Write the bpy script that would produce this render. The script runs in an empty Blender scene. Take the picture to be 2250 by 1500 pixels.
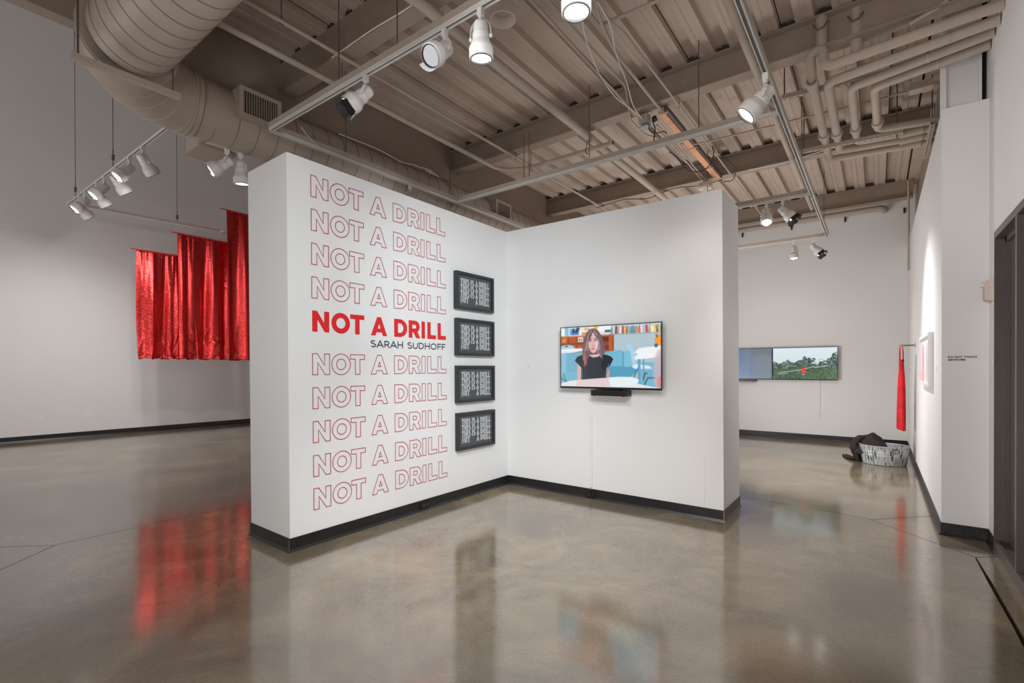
import bpy, math, random
import numpy as np
from mathutils import Vector, Matrix

random.seed(7)
SC = bpy.context.scene
COL = SC.collection

# ------------------------------------------------------------------ camera
cam_d = bpy.data.cameras.new('camera')
cam = bpy.data.objects.new('camera', cam_d)
COL.objects.link(cam)
cam_d.sensor_fit = 'HORIZONTAL'
cam_d.sensor_width = 36.0
cam_d.lens = 36.0 * 1067.5 / 2250.0
cam_d.shift_x = -(1129.4 - 1125.0) / 2250.0
cam_d.shift_y = (812.3 - 750.0) / 2250.0
cam_d.clip_start = 0.05
cam_d.clip_end = 100
YAW, ROLL, PITCH = math.radians(36.783), math.radians(-0.106), math.radians(-0.222)
_f = Vector((-math.sin(YAW), math.cos(YAW), 0)); _r = Vector((math.cos(YAW), math.sin(YAW), 0)); _u = Vector((0, 0, 1))
_fw = _f * math.cos(PITCH) + _u * math.sin(PITCH)
_u2 = _u * math.cos(PITCH) - _f * math.sin(PITCH)
_r3 = _r * math.cos(ROLL) + _u2 * math.sin(ROLL)
_u3 = _u2 * math.cos(ROLL) - _r * math.sin(ROLL)
cam.matrix_world = Matrix(((_r3.x, _u3.x, -_fw.x, 0), (_r3.y, _u3.y, -_fw.y, 0), (_r3.z, _u3.z, -_fw.z, 1.42), (0, 0, 0, 1)))
SC.camera = cam

# ------------------------------------------------------------------ view, world, room light
SC.view_settings.view_transform = 'Standard'
SC.view_settings.look = 'None'
SC.view_settings.exposure = 0.0
SC.view_settings.gamma = 1.0
SC.view_settings.use_curve_mapping = False
w = bpy.data.worlds.new('world'); SC.world = w; w.use_nodes = True
w.node_tree.nodes['Background'].inputs[0].default_value = (0.9, 0.95, 1.0, 1)
w.node_tree.nodes['Background'].inputs[1].default_value = 0.3


def area_light(name, loc, target, size, size_y, power, color=(1, 1, 1)):
    l = bpy.data.lights.new(name, 'AREA'); l.shape = 'RECTANGLE'; l.size = size; l.size_y = size_y
    l.energy = power; l.color = color
    o = bpy.data.objects.new(name, l); COL.objects.link(o); o.location = loc
    o.rotation_euler = (Vector(target) - Vector(loc)).to_track_quat('-Z', 'Y').to_euler()
    return o


def spot_light(name, loc, target, power, angle=60, blend=0.8, radius=0.05, color=(1, 0.97, 0.93), parent=None):
    l = bpy.data.lights.new(name, 'SPOT'); l.energy = power; l.spot_size = math.radians(angle); l.spot_blend = blend
    l.shadow_soft_size = radius; l.color = color
    o = bpy.data.objects.new(name, l); COL.objects.link(o); o.location = loc
    o.rotation_euler = (Vector(target) - Vector(loc)).to_track_quat('-Z', 'Y').to_euler()
    if parent:
        o.parent = parent; o.matrix_parent_inverse = Matrix.Translation(parent.location).inverted()
    return o


WARM = (1.0, 0.985, 0.97)
COOL = (0.88, 0.95, 1.0)
# soft fills added out of view to lift the ceiling, alcove and hall
area_light('alcove_fill_down', (-3.2, 8.0, 4.0), (-1.2, 8.4, 0), 1.0, 2.4, 10, (1, 0.98, 0.97))
area_light('alcove_fill_up', (-3.1, 7.7, 0.9), (0.0, 8.7, 4.5), 1.0, 2.4, 85, (1, 0.965, 0.93))
area_light('gallery_fill_up', (-1.2, -1.6, 0.6), (-1.6, 4.2, 4.5), 3.0, 1.2, 74, (1, 0.975, 0.95))
area_light('hall_fill_up', (-8.8, -2.5, 1.5), (-10.0, 1.0, 6.0), 4.0, 2.0, 130, (1, 0.97, 0.95))
# added fill spots without fixtures, aimed at the partition and the right wall
spot_light('wall_fill_spot', (-0.3, 0.7, 3.4), (-3.63, 2.7, 0.8), 280, 85, 1.0, 0.10, COOL)
spot_light('wall_fill_spot', (-0.1, 1.2, 3.4), (-3.63, 4.0, 1.0), 80, 62, 1.0, 0.10, COOL)
spot_light('wall_fill_spot', (0.1, 1.5, 3.3), (-3.63, 4.5, 1.9), 340, 52, 1.0, 0.10, COOL)
spot_light('wall_fill_spot', (0.2, 1.9, 3.3), (-1.06, 5.26, 1.4), 110, 20, 1.0, 0.10, WARM)
spot_light('wall_fill_spot', (-2.4, 0.9, 3.3), (0.72, 4.2, 2.0), 360, 80, 1.0, 0.45, (1, 0.97, 0.95))

# ------------------------------------------------------------------ materials
MATS = {}


def srgb(r, g, b):
    f = lambda c: (c / 255 / 12.92) if c <= 10.3 else ((c / 255 + 0.055) / 1.055) ** 2.4
    return (f(r), f(g), f(b))


def mat(name, col, rough=0.6, metal=0.0, var=0.05, scale=6.0, bump=0.0, bscale=60.0, spec=0.5, coat=0.0):
    if name in MATS:
        return MATS[name]
    m = bpy.data.materials.new(name); m.use_nodes = True
    nt = m.node_tree; b = nt.nodes['Principled BSDF']
    b.inputs['Roughness'].default_value = rough; b.inputs['Metallic'].default_value = metal
    b.inputs['Specular IOR Level'].default_value = spec
    b.inputs['Coat Weight'].default_value = coat
    tc = nt.nodes.new('ShaderNodeTexCoord')
    n = nt.nodes.new('ShaderNodeTexNoise'); n.inputs['Scale'].default_value = scale; n.inputs['Detail'].default_value = 3
    nt.links.new(tc.outputs['Object'], n.inputs['Vector'])
    r = nt.nodes.new('ShaderNodeValToRGB')
    r.color_ramp.elements[0].color = tuple(c * (1 - var) for c in col) + (1,)
    r.color_ramp.elements[1].color = tuple(min(1, c * (1 + var)) for c in col) + (1,)
    r.color_ramp.elements[0].position = 0.3; r.color_ramp.elements[1].position = 0.7
    nt.links.new(n.outputs['Fac'], r.inputs['Fac']); nt.links.new(r.outputs['Color'], b.inputs['Base Color'])
    if bump:
        n2 = nt.nodes.new('ShaderNodeTexNoise'); n2.inputs['Scale'].default_value = bscale; n2.inputs['Detail'].default_value = 4
        nt.links.new(tc.outputs['Object'], n2.inputs['Vector'])
        bp = nt.nodes.new('ShaderNodeBump'); bp.inputs['Strength'].default_value = bump; bp.inputs['Distance'].default_value = 0.01
        nt.links.new(n2.outputs['Fac'], bp.inputs['Height']); nt.links.new(bp.outputs['Normal'], b.inputs['Normal'])
    MATS[name] = m
    return m


def emit(name, col, strength):
    if name in MATS:
        return MATS[name]
    m = bpy.data.materials.new(name); m.use_nodes = True
    nt = m.node_tree; nt.nodes.clear()
    e = nt.nodes.new('ShaderNodeEmission'); o = nt.nodes.new('ShaderNodeOutputMaterial')
    e.inputs[0].default_value = tuple(col) + (1,); e.inputs[1].default_value = strength
    nt.links.new(e.outputs[0], o.inputs[0]); MATS[name] = m
    return m


def screen_mat(name, strength):
    m = bpy.data.materials.new(name); m.use_nodes = True
    nt = m.node_tree; b = nt.nodes['Principled BSDF']
    a = nt.nodes.new('ShaderNodeVertexColor'); a.layer_name = 'picture'
    b.inputs['Base Color'].default_value = (0.01, 0.01, 0.01, 1); b.inputs['Roughness'].default_value = 0.25
    nt.links.new(a.outputs['Color'], b.inputs['Emission Color']); b.inputs['Emission Strength'].default_value = strength
    return m


WHITE = mat('white_wall_paint', (0.80, 0.795, 0.79), 0.55, var=0.012, scale=1.2, spec=0.3)
WHITE2 = mat('white_hall_paint', (0.74, 0.725, 0.725), 0.6, var=0.015, scale=0.6, spec=0.3)
BASEB = mat('black_vinyl_base', (0.012, 0.012, 0.013), 0.38, var=0.2, bump=0.15, bscale=40)
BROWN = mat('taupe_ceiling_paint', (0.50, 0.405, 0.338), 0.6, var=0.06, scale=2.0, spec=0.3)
BROWN_D = mat('taupe_paint_shaded', (0.33, 0.26, 0.21), 0.55, var=0.06, scale=3.0, spec=0.35)  # same taupe as the deck, darkened: shade on the steel put into the colour
TAN = mat('taupe_duct_paint', (0.42, 0.35, 0.295), 0.5, var=0.05, scale=3.0, spec=0.4)
PIPE = mat('taupe_pipe_paint', (0.46, 0.385, 0.325), 0.5, var=0.05, scale=5.0, spec=0.4)
DARK = mat('black_gap', (0.01, 0.009, 0.008), 0.9, var=0.3)
LAMPW = mat('white_lamp_enamel', (0.72, 0.70, 0.68), 0.35, var=0.03, spec=0.5)
TRACKW = mat('white_track_enamel', (0.66, 0.64, 0.61), 0.35, var=0.04, spec=0.5)
TRACKG = mat('grey_track_groove', (0.16, 0.15, 0.14), 0.4, var=0.1, metal=0.4)
BLACKM = mat('black_metal', (0.008, 0.008, 0.009), 0.3, var=0.2)
BLACKP = mat('black_plastic', (0.012, 0.012, 0.014), 0.35, var=0.2)
STEEL = mat('bare_steel', (0.45, 0.44, 0.43), 0.35, metal=0.9, var=0.1)
RODM = mat('dark_rod', (0.13, 0.11, 0.10), 0.5, metal=0.3, var=0.1)
CABLEW = mat('white_cable', (0.78, 0.74, 0.69), 0.5, var=0.05)
RED = mat('red_vinyl', srgb(222, 32, 32), 0.5, var=0.03)
REDLINE = mat('crimson_vinyl_line', srgb(176, 34, 50), 0.5, var=0.03)
CHAR = mat('charcoal_vinyl', (0.02, 0.022, 0.028), 0.5, var=0.05)
PAPER = mat('white_card', (0.82, 0.82, 0.82), 0.6, var=0.01)
GREYT = mat('grey_print', (0.35, 0.35, 0.36), 0.6, var=0.05)
PLASTW = mat('white_plastic', (0.78, 0.77, 0.75), 0.4, var=0.01)
FRAMEK = mat('black_frame_wood', (0.022, 0.024, 0.026), 0.4, var=0.15, bump=0.05, bscale=90)
POSTER = mat('charcoal_poster', (0.075, 0.08, 0.085), 0.6, var=0.06, scale=20)
POSTERT = mat('pale_grey_print', (0.50, 0.52, 0.53), 0.6, var=0.03)
WOOD = mat('bare_pine', srgb(228, 165, 125), 0.6, var=0.1, scale=9, bump=0.1)
LENS = emit('lit_lens', (1.0, 0.98, 0.95), 6.0)
LENSD = emit('dim_lens', (0.95, 0.95, 0.97), 0.62)
LENSB = emit('bright_lens', (1.0, 0.99, 0.97), 14.0)


def floor_material():
    m = bpy.data.materials.new('polished_concrete'); m.use_nodes = True
    nt = m.node_tree; b = nt.nodes['Principled BSDF']; L = nt.links.new
    tc = nt.nodes.new('ShaderNodeTexCoord')
    mp = nt.nodes.new('ShaderNodeMapping'); mp.inputs['Scale'].default_value = (1.0, 1.0, 1.0)
    L(tc.outputs['Object'], mp.inputs['Vector'])
    n1 = nt.nodes.new('ShaderNodeTexNoise'); n1.inputs['Scale'].default_value = 1.5; n1.inputs['Detail'].default_value = 7; n1.inputs['Roughness'].default_value = 0.62
    n1.inputs['Distortion'].default_value = 0.5
    L(mp.outputs['Vector'], n1.inputs['Vector'])
    r1 = nt.nodes.new('ShaderNodeValToRGB')
    e = r1.color_ramp.elements
    e[0].position = 0.34; e[0].color = (0.130, 0.099, 0.066, 1)
    e[1].position = 0.66; e[1].color = (0.290, 0.220, 0.140, 1)
    e.new(0.5).color = (0.203, 0.156, 0.102, 1)
    L(n1.outputs['Fac'], r1.inputs['Fac'])
    n2 = nt.nodes.new('ShaderNodeTexNoise'); n2.inputs['Scale'].default_value = 60; n2.inputs['Detail'].default_value = 5
    L(mp.outputs['Vector'], n2.inputs['Vector'])
    r2 = nt.nodes.new('ShaderNodeValToRGB'); r2.color_ramp.elements[0].color = (0.78, 0.78, 0.78, 1); r2.color_ramp.elements[1].color = (1.2, 1.2, 1.2, 1)
    r2.color_ramp.elements[0].position = 0.3; r2.color_ramp.elements[1].position = 0.7
    L(n2.outputs['Fac'], r2.inputs['Fac'])
    mx = nt.nodes.new('ShaderNodeMix'); mx.data_type = 'RGBA'; mx.blend_type = 'MULTIPLY'; mx.inputs['Factor'].default_value = 0.6
    L(r1.outputs['Color'], mx.inputs['A']); L(r2.outputs['Color'], mx.inputs['B'])
    # grey-blue clouding
    n3 = nt.nodes.new('ShaderNodeTexNoise'); n3.inputs['Scale'].default_value = 0.55; n3.inputs['Detail'].default_value = 4
    L(mp.outputs['Vector'], n3.inputs['Vector'])
    r3 = nt.nodes.new('ShaderNodeValToRGB'); r3.color_ramp.elements[0].position = 0.45; r3.color_ramp.elements[1].position = 0.65
    L(n3.outputs['Fac'], r3.inputs['Fac'])
    mx2 = nt.nodes.new('ShaderNodeMix'); mx2.data_type = 'RGBA'
    L(r3.outputs['Color'], mx2.inputs['Factor']); L(mx.outputs['Result'], mx2.inputs['A'])
    mx3 = nt.nodes.new('ShaderNodeMix'); mx3.data_type = 'RGBA'; mx3.inputs['Factor'].default_value = 0.35
    mx3.inputs['B'].default_value = (0.155, 0.145, 0.130, 1)
    L(mx.outputs['Result'], mx3.inputs['A']); L(mx3.outputs['Result'], mx2.inputs['B'])
    # light specks and scratches
    v = nt.nodes.new('ShaderNodeTexVoronoi'); v.inputs['Scale'].default_value = 7.0
    L(mp.outputs['Vector'], v.inputs['Vector'])
    rs = nt.nodes.new('ShaderNodeValToRGB'); rs.color_ramp.elements[0].position = 0.022; rs.color_ramp.elements[0].color = (1, 1, 1, 1)
    rs.color_ramp.elements[1].position = 0.035; rs.color_ramp.elements[1].color = (0, 0, 0, 1)
    L(v.outputs['Distance'], rs.inputs['Fac'])
    mx4 = nt.nodes.new('ShaderNodeMix'); mx4.data_type = 'RGBA'; mx4.inputs['B'].default_value = (0.55, 0.5, 0.45, 1)
    sp = nt.nodes.new('ShaderNodeMath'); sp.operation = 'MULTIPLY'; sp.inputs[1].default_value = 0.35
    L(rs.outputs['Color'], sp.inputs[0])
    L(sp.outputs[0], mx4.inputs['Factor']); L(mx2.outputs['Result'], mx4.inputs['A'])
    L(mx4.outputs['Result'], b.inputs['Base Color'])
    rr = nt.nodes.new('ShaderNodeMapRange'); rr.inputs['To Min'].default_value = 0.10; rr.inputs['To Max'].default_value = 0.15
    L(n1.outputs['Fac'], rr.inputs['Value']); L(rr.outputs['Result'], b.inputs['Roughness'])
    b.inputs['IOR'].default_value = 2.8
    bp = nt.nodes.new('ShaderNodeBump'); bp.inputs['Strength'].default_value = 0.03; bp.inputs['Distance'].default_value = 0.004
    n4 = nt.nodes.new('ShaderNodeTexNoise'); n4.inputs['Scale'].default_value = 9; n4.inputs['Detail'].default_value = 3
    L(mp.outputs['Vector'], n4.inputs['Vector']); L(n4.outputs['Fac'], bp.inputs['Height']); L(bp.outputs['Normal'], b.inputs['Normal'])
    return m


def foil_material():
    m = bpy.data.materials.new('red_foil'); m.use_nodes = True
    nt = m.node_tree; b = nt.nodes['Principled BSDF']; L = nt.links.new
    tc = nt.nodes.new('ShaderNodeTexCoord')
    n1 = nt.nodes.new('ShaderNodeTexNoise'); n1.inputs['Scale'].default_value = 3; n1.inputs['Detail'].default_value = 2
    L(tc.outputs['Object'], n1.inputs['Vector'])
    r1 = nt.nodes.new('ShaderNodeValToRGB')
    r1.color_ramp.elements[0].color = (0.60, 0.018, 0.018, 1); r1.color_ramp.elements[1].color = (0.78, 0.040, 0.036, 1)
    L(n1.outputs['Fac'], r1.inputs['Fac']); L(r1.outputs['Color'], b.inputs['Base Color'])
    b.inputs['Metallic'].default_value = 0.9; b.inputs['Roughness'].default_value = 0.27
    n2 = nt.nodes.new('ShaderNodeTexNoise'); n2.inputs['Scale'].default_value = 20; n2.inputs['Detail'].default_value = 8; n2.inputs['Distortion'].default_value = 1.2
    L(tc.outputs['Object'], n2.inputs['Vector'])
    bp = nt.nodes.new('ShaderNodeBump'); bp.inputs['Strength'].default_value = 0.36; bp.inputs['Distance'].default_value = 0.02
    b.inputs['Coat Weight'].default_value = 0.6; b.inputs['Coat Roughness'].default_value = 0.28; L(bp.outputs['Normal'], b.inputs['Coat Normal'])
    L(n2.outputs['Fac'], bp.inputs['Height']); L(bp.outputs['Normal'], b.inputs['Normal'])
    return m


def tub_material():
    m = bpy.data.materials.new('weathered_galvanised'); m.use_nodes = True
    nt = m.node_tree; b = nt.nodes['Principled BSDF']; L = nt.links.new
    tc = nt.nodes.new('ShaderNodeTexCoord')
    mp = nt.nodes.new('ShaderNodeMapping'); mp.inputs['Scale'].default_value = (1, 1, 0.05)
    L(tc.outputs['Object'], mp.inputs['Vector'])
    n = nt.nodes.new('ShaderNodeTexNoise'); n.inputs['Scale'].default_value = 75; n.inputs['Detail'].default_value = 6
    L(mp.outputs['Vector'], n.inputs['Vector'])
    r = nt.nodes.new('ShaderNodeValToRGB')
    r.color_ramp.elements[0].position = 0.53; r.color_ramp.elements[0].color = (0.50, 0.53, 0.54, 1)
    r.color_ramp.elements[1].position = 0.63; r.color_ramp.elements[1].color = (0.04, 0.04, 0.045, 1)
    L(n.outputs['Fac'], r.inputs['Fac'])
    L(r.outputs['Color'], b.inputs['Base Color'])
    b.inputs['Roughness'].default_value = 0.5; b.inputs['Metallic'].default_value = 0.15
    return m


FLOORM = floor_material()
FOIL = foil_material()
TUBM = tub_material()

# ------------------------------------------------------------------ mesh helpers


class MB:
    def __init__(self):
        self.v = []; self.f = []; self.s = []; self.mi = []

    def add(self, vs, fs, smooth=False, mi=0):
        b = len(self.v)
        self.v += [tuple(x) for x in vs]
        self.f += [tuple(b + i for i in f) for f in fs]
        self.s += [smooth] * len(fs); self.mi += [mi] * len(fs)
        return self

    def box(self, a, b, mi=0):
        x0, y0, z0 = (min(a[i], b[i]) for i in range(3)); x1, y1, z1 = (max(a[i], b[i]) for i in range(3))
        v = [(x0, y0, z0), (x1, y0, z0), (x1, y1, z0), (x0, y1, z0), (x0, y0, z1), (x1, y0, z1), (x1, y1, z1), (x0, y1, z1)]
        f = [(0, 3, 2, 1), (4, 5, 6, 7), (0, 1, 5, 4), (1, 2, 6, 5), (2, 3, 7, 6), (3, 0, 4, 7)]
        return self.add(v, f, False, mi)

    def prism(self, poly, z0, z1, mi=0):
        n = len(poly)
        v = [(x, y, z0) for x, y in poly] + [(x, y, z1) for x, y in poly]
        f = [tuple(range(n - 1, -1, -1)), tuple(range(n, 2 * n))] + [(i, (i + 1) % n, n + (i + 1) % n, n + i) for i in range(n)]
        return self.add(v, f, False, mi)

    def tube(self, pts, r, n=10, cap=True, closed=False, mi=0, smooth=True):
        pts = [Vector(p) for p in pts]
        m = len(pts); rings = []
        rs = r if isinstance(r, (list, tuple)) else [r] * m
        t0 = (pts[1] - pts[0]).normalized()
        up = Vector((0, 0, 1)) if abs(t0.z) < 0.95 else Vector((1, 0, 0))
        nrm = (up - t0 * up.dot(t0)).normalized()
        for i in range(m):
            if closed:
                a = (pts[i] - pts[i - 1]).normalized(); b = (pts[(i + 1) % m] - pts[i]).normalized()
            else:
                a = (pts[i] - pts[i - 1]).normalized() if i else (pts[1] - pts[0]).normalized()
                b = (pts[i + 1] - pts[i]).normalized() if i < m - 1 else a
            t = (a + b)
            t = t.normalized() if t.length > 1e-6 else a
            nrm = (nrm - t * nrm.dot(t)).normalized(); bn = t.cross(nrm)
            c = max(0.35, a.dot(t))
            # mitre stretch along the bend direction
            bend = (b - a)
            ring = []
            for k in range(n):
                an = 2 * math.pi * k / n
                d = nrm * math.cos(an) + bn * math.sin(an)
                if bend.length > 1e-4 and c < 0.999:
                    bd = (bend - t * bend.dot(t)).normalized()
                    d = d + bd * d.dot(bd) * (1 / c - 1)
                ring.append(pts[i] + d * rs[i])
            rings.append(ring)
        v = [p for R in rings for p in R]
        f = []
        seg = m if closed else m - 1
        for i in range(seg):
            j = (i + 1) % m
            for k in range(n):
                f.append((i * n + k, i * n + (k + 1) % n, j * n + (k + 1) % n, j * n + k))
        self.add(v, f, smooth, mi)
        if cap and not closed:
            self.add(rings[0], [tuple(range(n - 1, -1, -1))], False, mi)
            self.add(rings[-1], [tuple(range(n))], False, mi)
        return self

    def lathe(self, prof, M=None, n=24, mi=0, smooth=True, arc=2 * math.pi, sx=1.0, sy=1.0, sharp=True):
        """profile of (r, z) turned about local z and placed by matrix M; sharp: every profile edge separately shaded"""
        M = M or Matrix.Identity(4)
        segs = [(prof[i], prof[i + 1]) for i in range(len(prof) - 1)] if sharp else None
        full = abs(arc - 2 * math.pi) < 1e-6
        nn = n if full else n + 1

        def ring(r, z):
            return [M @ Vector((r * sx * math.cos(arc * k / n), r * sy * math.sin(arc * k / n), z)) for k in range(nn)]
        if sharp:
            for (a, b) in segs:
                ra, rb = ring(*a), ring(*b)
                self.add(ra + rb, [(k, (k + 1) % nn, nn + (k + 1) % nn, nn + k) for k in range(n)], smooth, mi)
        else:
            v = [];
            for p in prof: v += ring(*p)
            f = []
            for i in range(len(prof) - 1):
                f += [(i * nn + k, i * nn + (k + 1) % nn, (i + 1) * nn + (k + 1) % nn, (i + 1) * nn + k) for k in range(n)]
            self.add(v, f, smooth, mi)
        return self

    def disc(self, r, z, M=None, n=24, mi=0, flip=False, sx=1.0, sy=1.0):
        M = M or Matrix.Identity(4)
        v = [M @ Vector((r * sx * math.cos(2 * math.pi * k / n), r * sy * math.sin(2 * math.pi * k / n), z)) for k in range(n)]
        f = tuple(range(n)) if not flip else tuple(range(n - 1, -1, -1))
        return self.add(v, [f], False, mi)

    def build(self, name, m, parent=None, origin=None):
        me = bpy.data.meshes.new(name)
        o0 = Vector(origin) if origin is not None else (Vector(parent.location) if parent is not None and parent.parent is None else Vector((0, 0, 0)))
        if parent is not None and parent.parent is not None:
            o0 = parent.matrix_world_origin if hasattr(parent, 'matrix_world_origin') else Vector(parent.parent.location) + Vector(parent.location)
        me.from_pydata([tuple(Vector(p) - o0) for p in self.v], [], self.f)
        for mm in (m if isinstance(m, (list, tuple)) else [m]):
            me.materials.append(mm)
        me.polygons.foreach_set('use_smooth', self.s)
        me.polygons.foreach_set('material_index', self.mi)
        me.update()
        o = bpy.data.objects.new(name, me)
        COL.objects.link(o)
        if parent is not None:
            o.parent = parent
        else:
            o.location = o0
        return o


def thing(name, label, cat, loc, group=None):
    o = bpy.data.objects.new(name, None); o.empty_display_size = 0.1
    COL.objects.link(o); o.location = loc
    return tag(o, label, cat, group)


def tag(o, label=None, cat=None, group=None, kind=None):
    if label: o['label'] = label
    if cat: o['category'] = cat
    if group: o['group'] = group
    if kind: o['kind'] = kind
    return o


def struct(name, mb, m, parent=None, label=None):
    o = mb.build(name, m, parent)
    if parent is None: o['kind'] = 'structure'
    if label: o['label'] = label
    return o


def bend(pts, r=0.1, n=6):
    """round the corners of a polyline"""
    pts = [Vector(p) for p in pts]; out = [pts[0]]
    for i in range(1, len(pts) - 1):
        a, p, b = pts[i - 1], pts[i], pts[i + 1]
        da, db = (a - p), (b - p)
        rr = min(r, da.length * 0.48, db.length * 0.48)
        s, e = p + da.normalized() * rr, p + db.normalized() * rr
        for k in range(n + 1):
            t = k / n
            out.append((s * (1 - t) ** 2 + p * 2 * t * (1 - t) + e * t * t))
    out.append(pts[-1])
    return out


def frame_z(direction, origin):
    """matrix whose local -Z points along direction"""
    z = -Vector(direction).normalized()
    x = Vector((0, 0, 1)).cross(z)
    x = x.normalized() if x.length > 1e-3 else Vector((1, 0, 0))
    y = z.cross(x)
    return Matrix(((x.x, y.x, z.x, origin[0]), (x.y, y.y, z.y, origin[1]), (x.z, y.z, z.z, origin[2]), (0, 0, 0, 1)))


def inset(poly, g):
    n = len(poly); out = []
    for i in range(n):
        p0, p1, p2 = Vector(poly[i - 1]), Vector(poly[i]), Vector(poly[(i + 1) % n])
        d1 = (p1 - p0).normalized(); d2 = (p2 - p1).normalized()
        n1 = Vector((-d1.y, d1.x)); n2 = Vector((-d2.y, d2.x))
        k = 1 + n1.dot(n2)
        out.append(tuple(p1 + (n1 + n2) * (g / max(k, 0.2))))
    return out


# ================================================================== SETTING
XA, YB, XR, XR2, YE, XL = -3.633, 4.738, 0.437, 0.727, 11.15, -13.25
ZP = 3.08         # top of the partition
# ---- floor: slabs with sawn joints
fl = struct('floor', MB().box((-14.2, -4.5, -0.30), (4.0, 13.5, -0.012)), mat('joint_filler', (0.012, 0.010, 0.009), 0.95, var=0.3, spec=0.05))
slabs = [
    [(-14.2, -4.5), (-5.60, -4.5), (-5.60, 0.64), (-5.305, 0.915), (-5.30, 13.5), (-14.2, 13.5)],
    [(-5.60, -4.5), (-4.30, -4.5), (-4.30, -0.1), (-5.305, 0.915), (-5.60, 0.64)],
    [(-4.30, -4.5), (0.60, -4.5), (0.60, 3.74), (0.591, 4.43), (0.589, 4.965), (-0.052, 5.617), (-0.273, 5.682), (-1.10, 5.771), (-5.302, 6.03), (-5.305, 0.915), (-4.30, -0.1)],
    [(-5.302, 6.03), (-1.10, 5.771), (-0.273, 5.682), (-0.052, 5.617), (0.427, 6.091), (4.0, 6.3), (4.0, 13.5), (-5.30, 13.5)],
    [(-0.052, 5.617), (0.589, 4.965), (0.704, 5.065), (1.6, 5.8), (0.9, 6.12), (0.427, 6.091)],
    [(0.60, -4.5), (4.0, -4.5), (4.0, 6.3), (0.9, 6.12), (1.6, 5.8), (0.704, 5.065), (0.589, 4.965), (0.591, 4.43), (0.60, 3.74)],
]
for k, pl in enumerate(slabs):
    pl2 = inset(pl, 0.0040)
    if k == 5:
        pl2 = [((x + 0.014) if 0.58 < x < 0.62 and y < 4.9 else x, y) for x, y in pl2]
    o = MB().prism(pl2, -0.012, 0.0).build('slab', FLOORM, fl)

# ---- walls
def wallbox(name, a, b, m=WHITE, parent=None):
    return struct(name, MB().box(a, b), m, parent)


# left hall wall, in courses of board with fine reveals between them (slightly out of square with the partition)
wl = struct('wall_left', MB().add([(-13.65, -4.5, 0), (-13.0, 13.5, 0), (-13.0, 13.5, 9.0), (-13.65, -4.5, 9.0)], [(0, 1, 2, 3)]).add(
    [(-13.9, -4.5, 0), (-13.2, 13.5, 0), (-13.2, 13.5, 9.0), (-13.9, -4.5, 9.0)], [(3, 2, 1, 0)]), WHITE2)
LW0, LW1 = Vector((-13.58, -4.5, 0)), Vector((-12.93, 13.5, 0))
lws = (LW1 - LW0).normalized(); lwn = Vector((lws.y, -lws.x, 0))
zs = [0.0, 4.12, 4.38, 5.46, 6.06, 6.66, 7.26, 9.0]
for a, b in zip(zs[:-1], zs[1:]):
    q = [LW0, LW1]
    m_ = MB()
    v = []
    for zz in (a + 0.0007, b - 0.0007):
        v += [LW0 - lwn * 0.055 + Vector((0, 0, zz)), LW0 + Vector((0, 0, zz)), LW1 + Vector((0, 0, zz)), LW1 - lwn * 0.055 + Vector((0, 0, zz))]
    m_.add(v, [(0, 3, 2, 1), (4, 5, 6, 7), (0, 1, 5, 4), (1, 2, 6, 5), (2, 3, 7, 6), (3, 0, 4, 7)])
    m_.build('panel', WHITE2, wl)


def lw_point(y, z, off=0.0):
    t = (y - LW0.y) / (LW1.y - LW0.y)
    p = LW0 + (LW1 - LW0) * t + lwn * off
    return Vector((p.x, p.y, z))


wallbox('wall_back', (-13.6, YE, 0), (1.2, YE + 0.2, 4.62))
wallbox('wall_back_hall', (-13.6, YE + 0.21, 0), (-4.85, YE + 0.4, 9.0), WHITE2)
wallbox('wall_front', (-14.2, -4.6, 0), (2.0, -4.4, 9.0))
# header over the duct: tall brown wall between the gallery and the hall
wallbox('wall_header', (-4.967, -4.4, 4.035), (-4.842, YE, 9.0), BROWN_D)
# right wall: furred-out gallery wall, column face, wall above the glazed frame
wr = wallbox('wall_right', (XR, 5.471, 0), (XR + 0.11, YE, 3.60))
MB().box((XR + 0.11, 5.471, 0), (XR2, 5.62, 3.60)).build('column_face', WHITE, wr)
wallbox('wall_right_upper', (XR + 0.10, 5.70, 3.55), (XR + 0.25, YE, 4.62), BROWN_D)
wr2 = wallbox('wall_right_near', (XR2, 5.24, 0), (XR2 + 0.12, 5.62, 4.62))
MB().box((XR2, -4.4, 2.462), (XR2 + 0.12, 5.24, 4.62)).build('over_panel', WHITE, wr2)
MB().box((XR2, -4.4, 0), (XR2 + 0.12, 1.6, 2.462)).build('side_panel', WHITE, wr2)
# recessed white panel over the column with its corner strip and the dark slot beside it
pn = struct('trim_1', MB().box((XR + 0.03, 5.60, 3.60), (XR2 - 0.03, 5.62, 4.62)), WHITE)
MB().box((XR, 5.56, 3.60), (XR + 0.035, 5.64, 4.62)).build('corner_strip', WHITE, pn)
MB().box((XR2 - 0.055, 5.57, 3.60), (XR2 - 0.032, 5.61, 4.62)).build('edge_strip', WHITE, pn)
MB().box((XR2 - 0.03, 5.61, 3.60), (XR2 + 0.0, 5.63, 4.62)).build('dark_slot', DARK, pn)
# dark room behind the tinted glazing
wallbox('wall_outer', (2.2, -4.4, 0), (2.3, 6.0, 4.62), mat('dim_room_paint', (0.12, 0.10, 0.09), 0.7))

# ---- partition: L-shaped free-standing wall
pp = MB().prism([(XA, 1.965), (XA, YB), (-1.128, YB - 0.012), (-1.128, 5.36), (-4.28, 5.38), (-4.28, 1.975)], 0.0, ZP)
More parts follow.
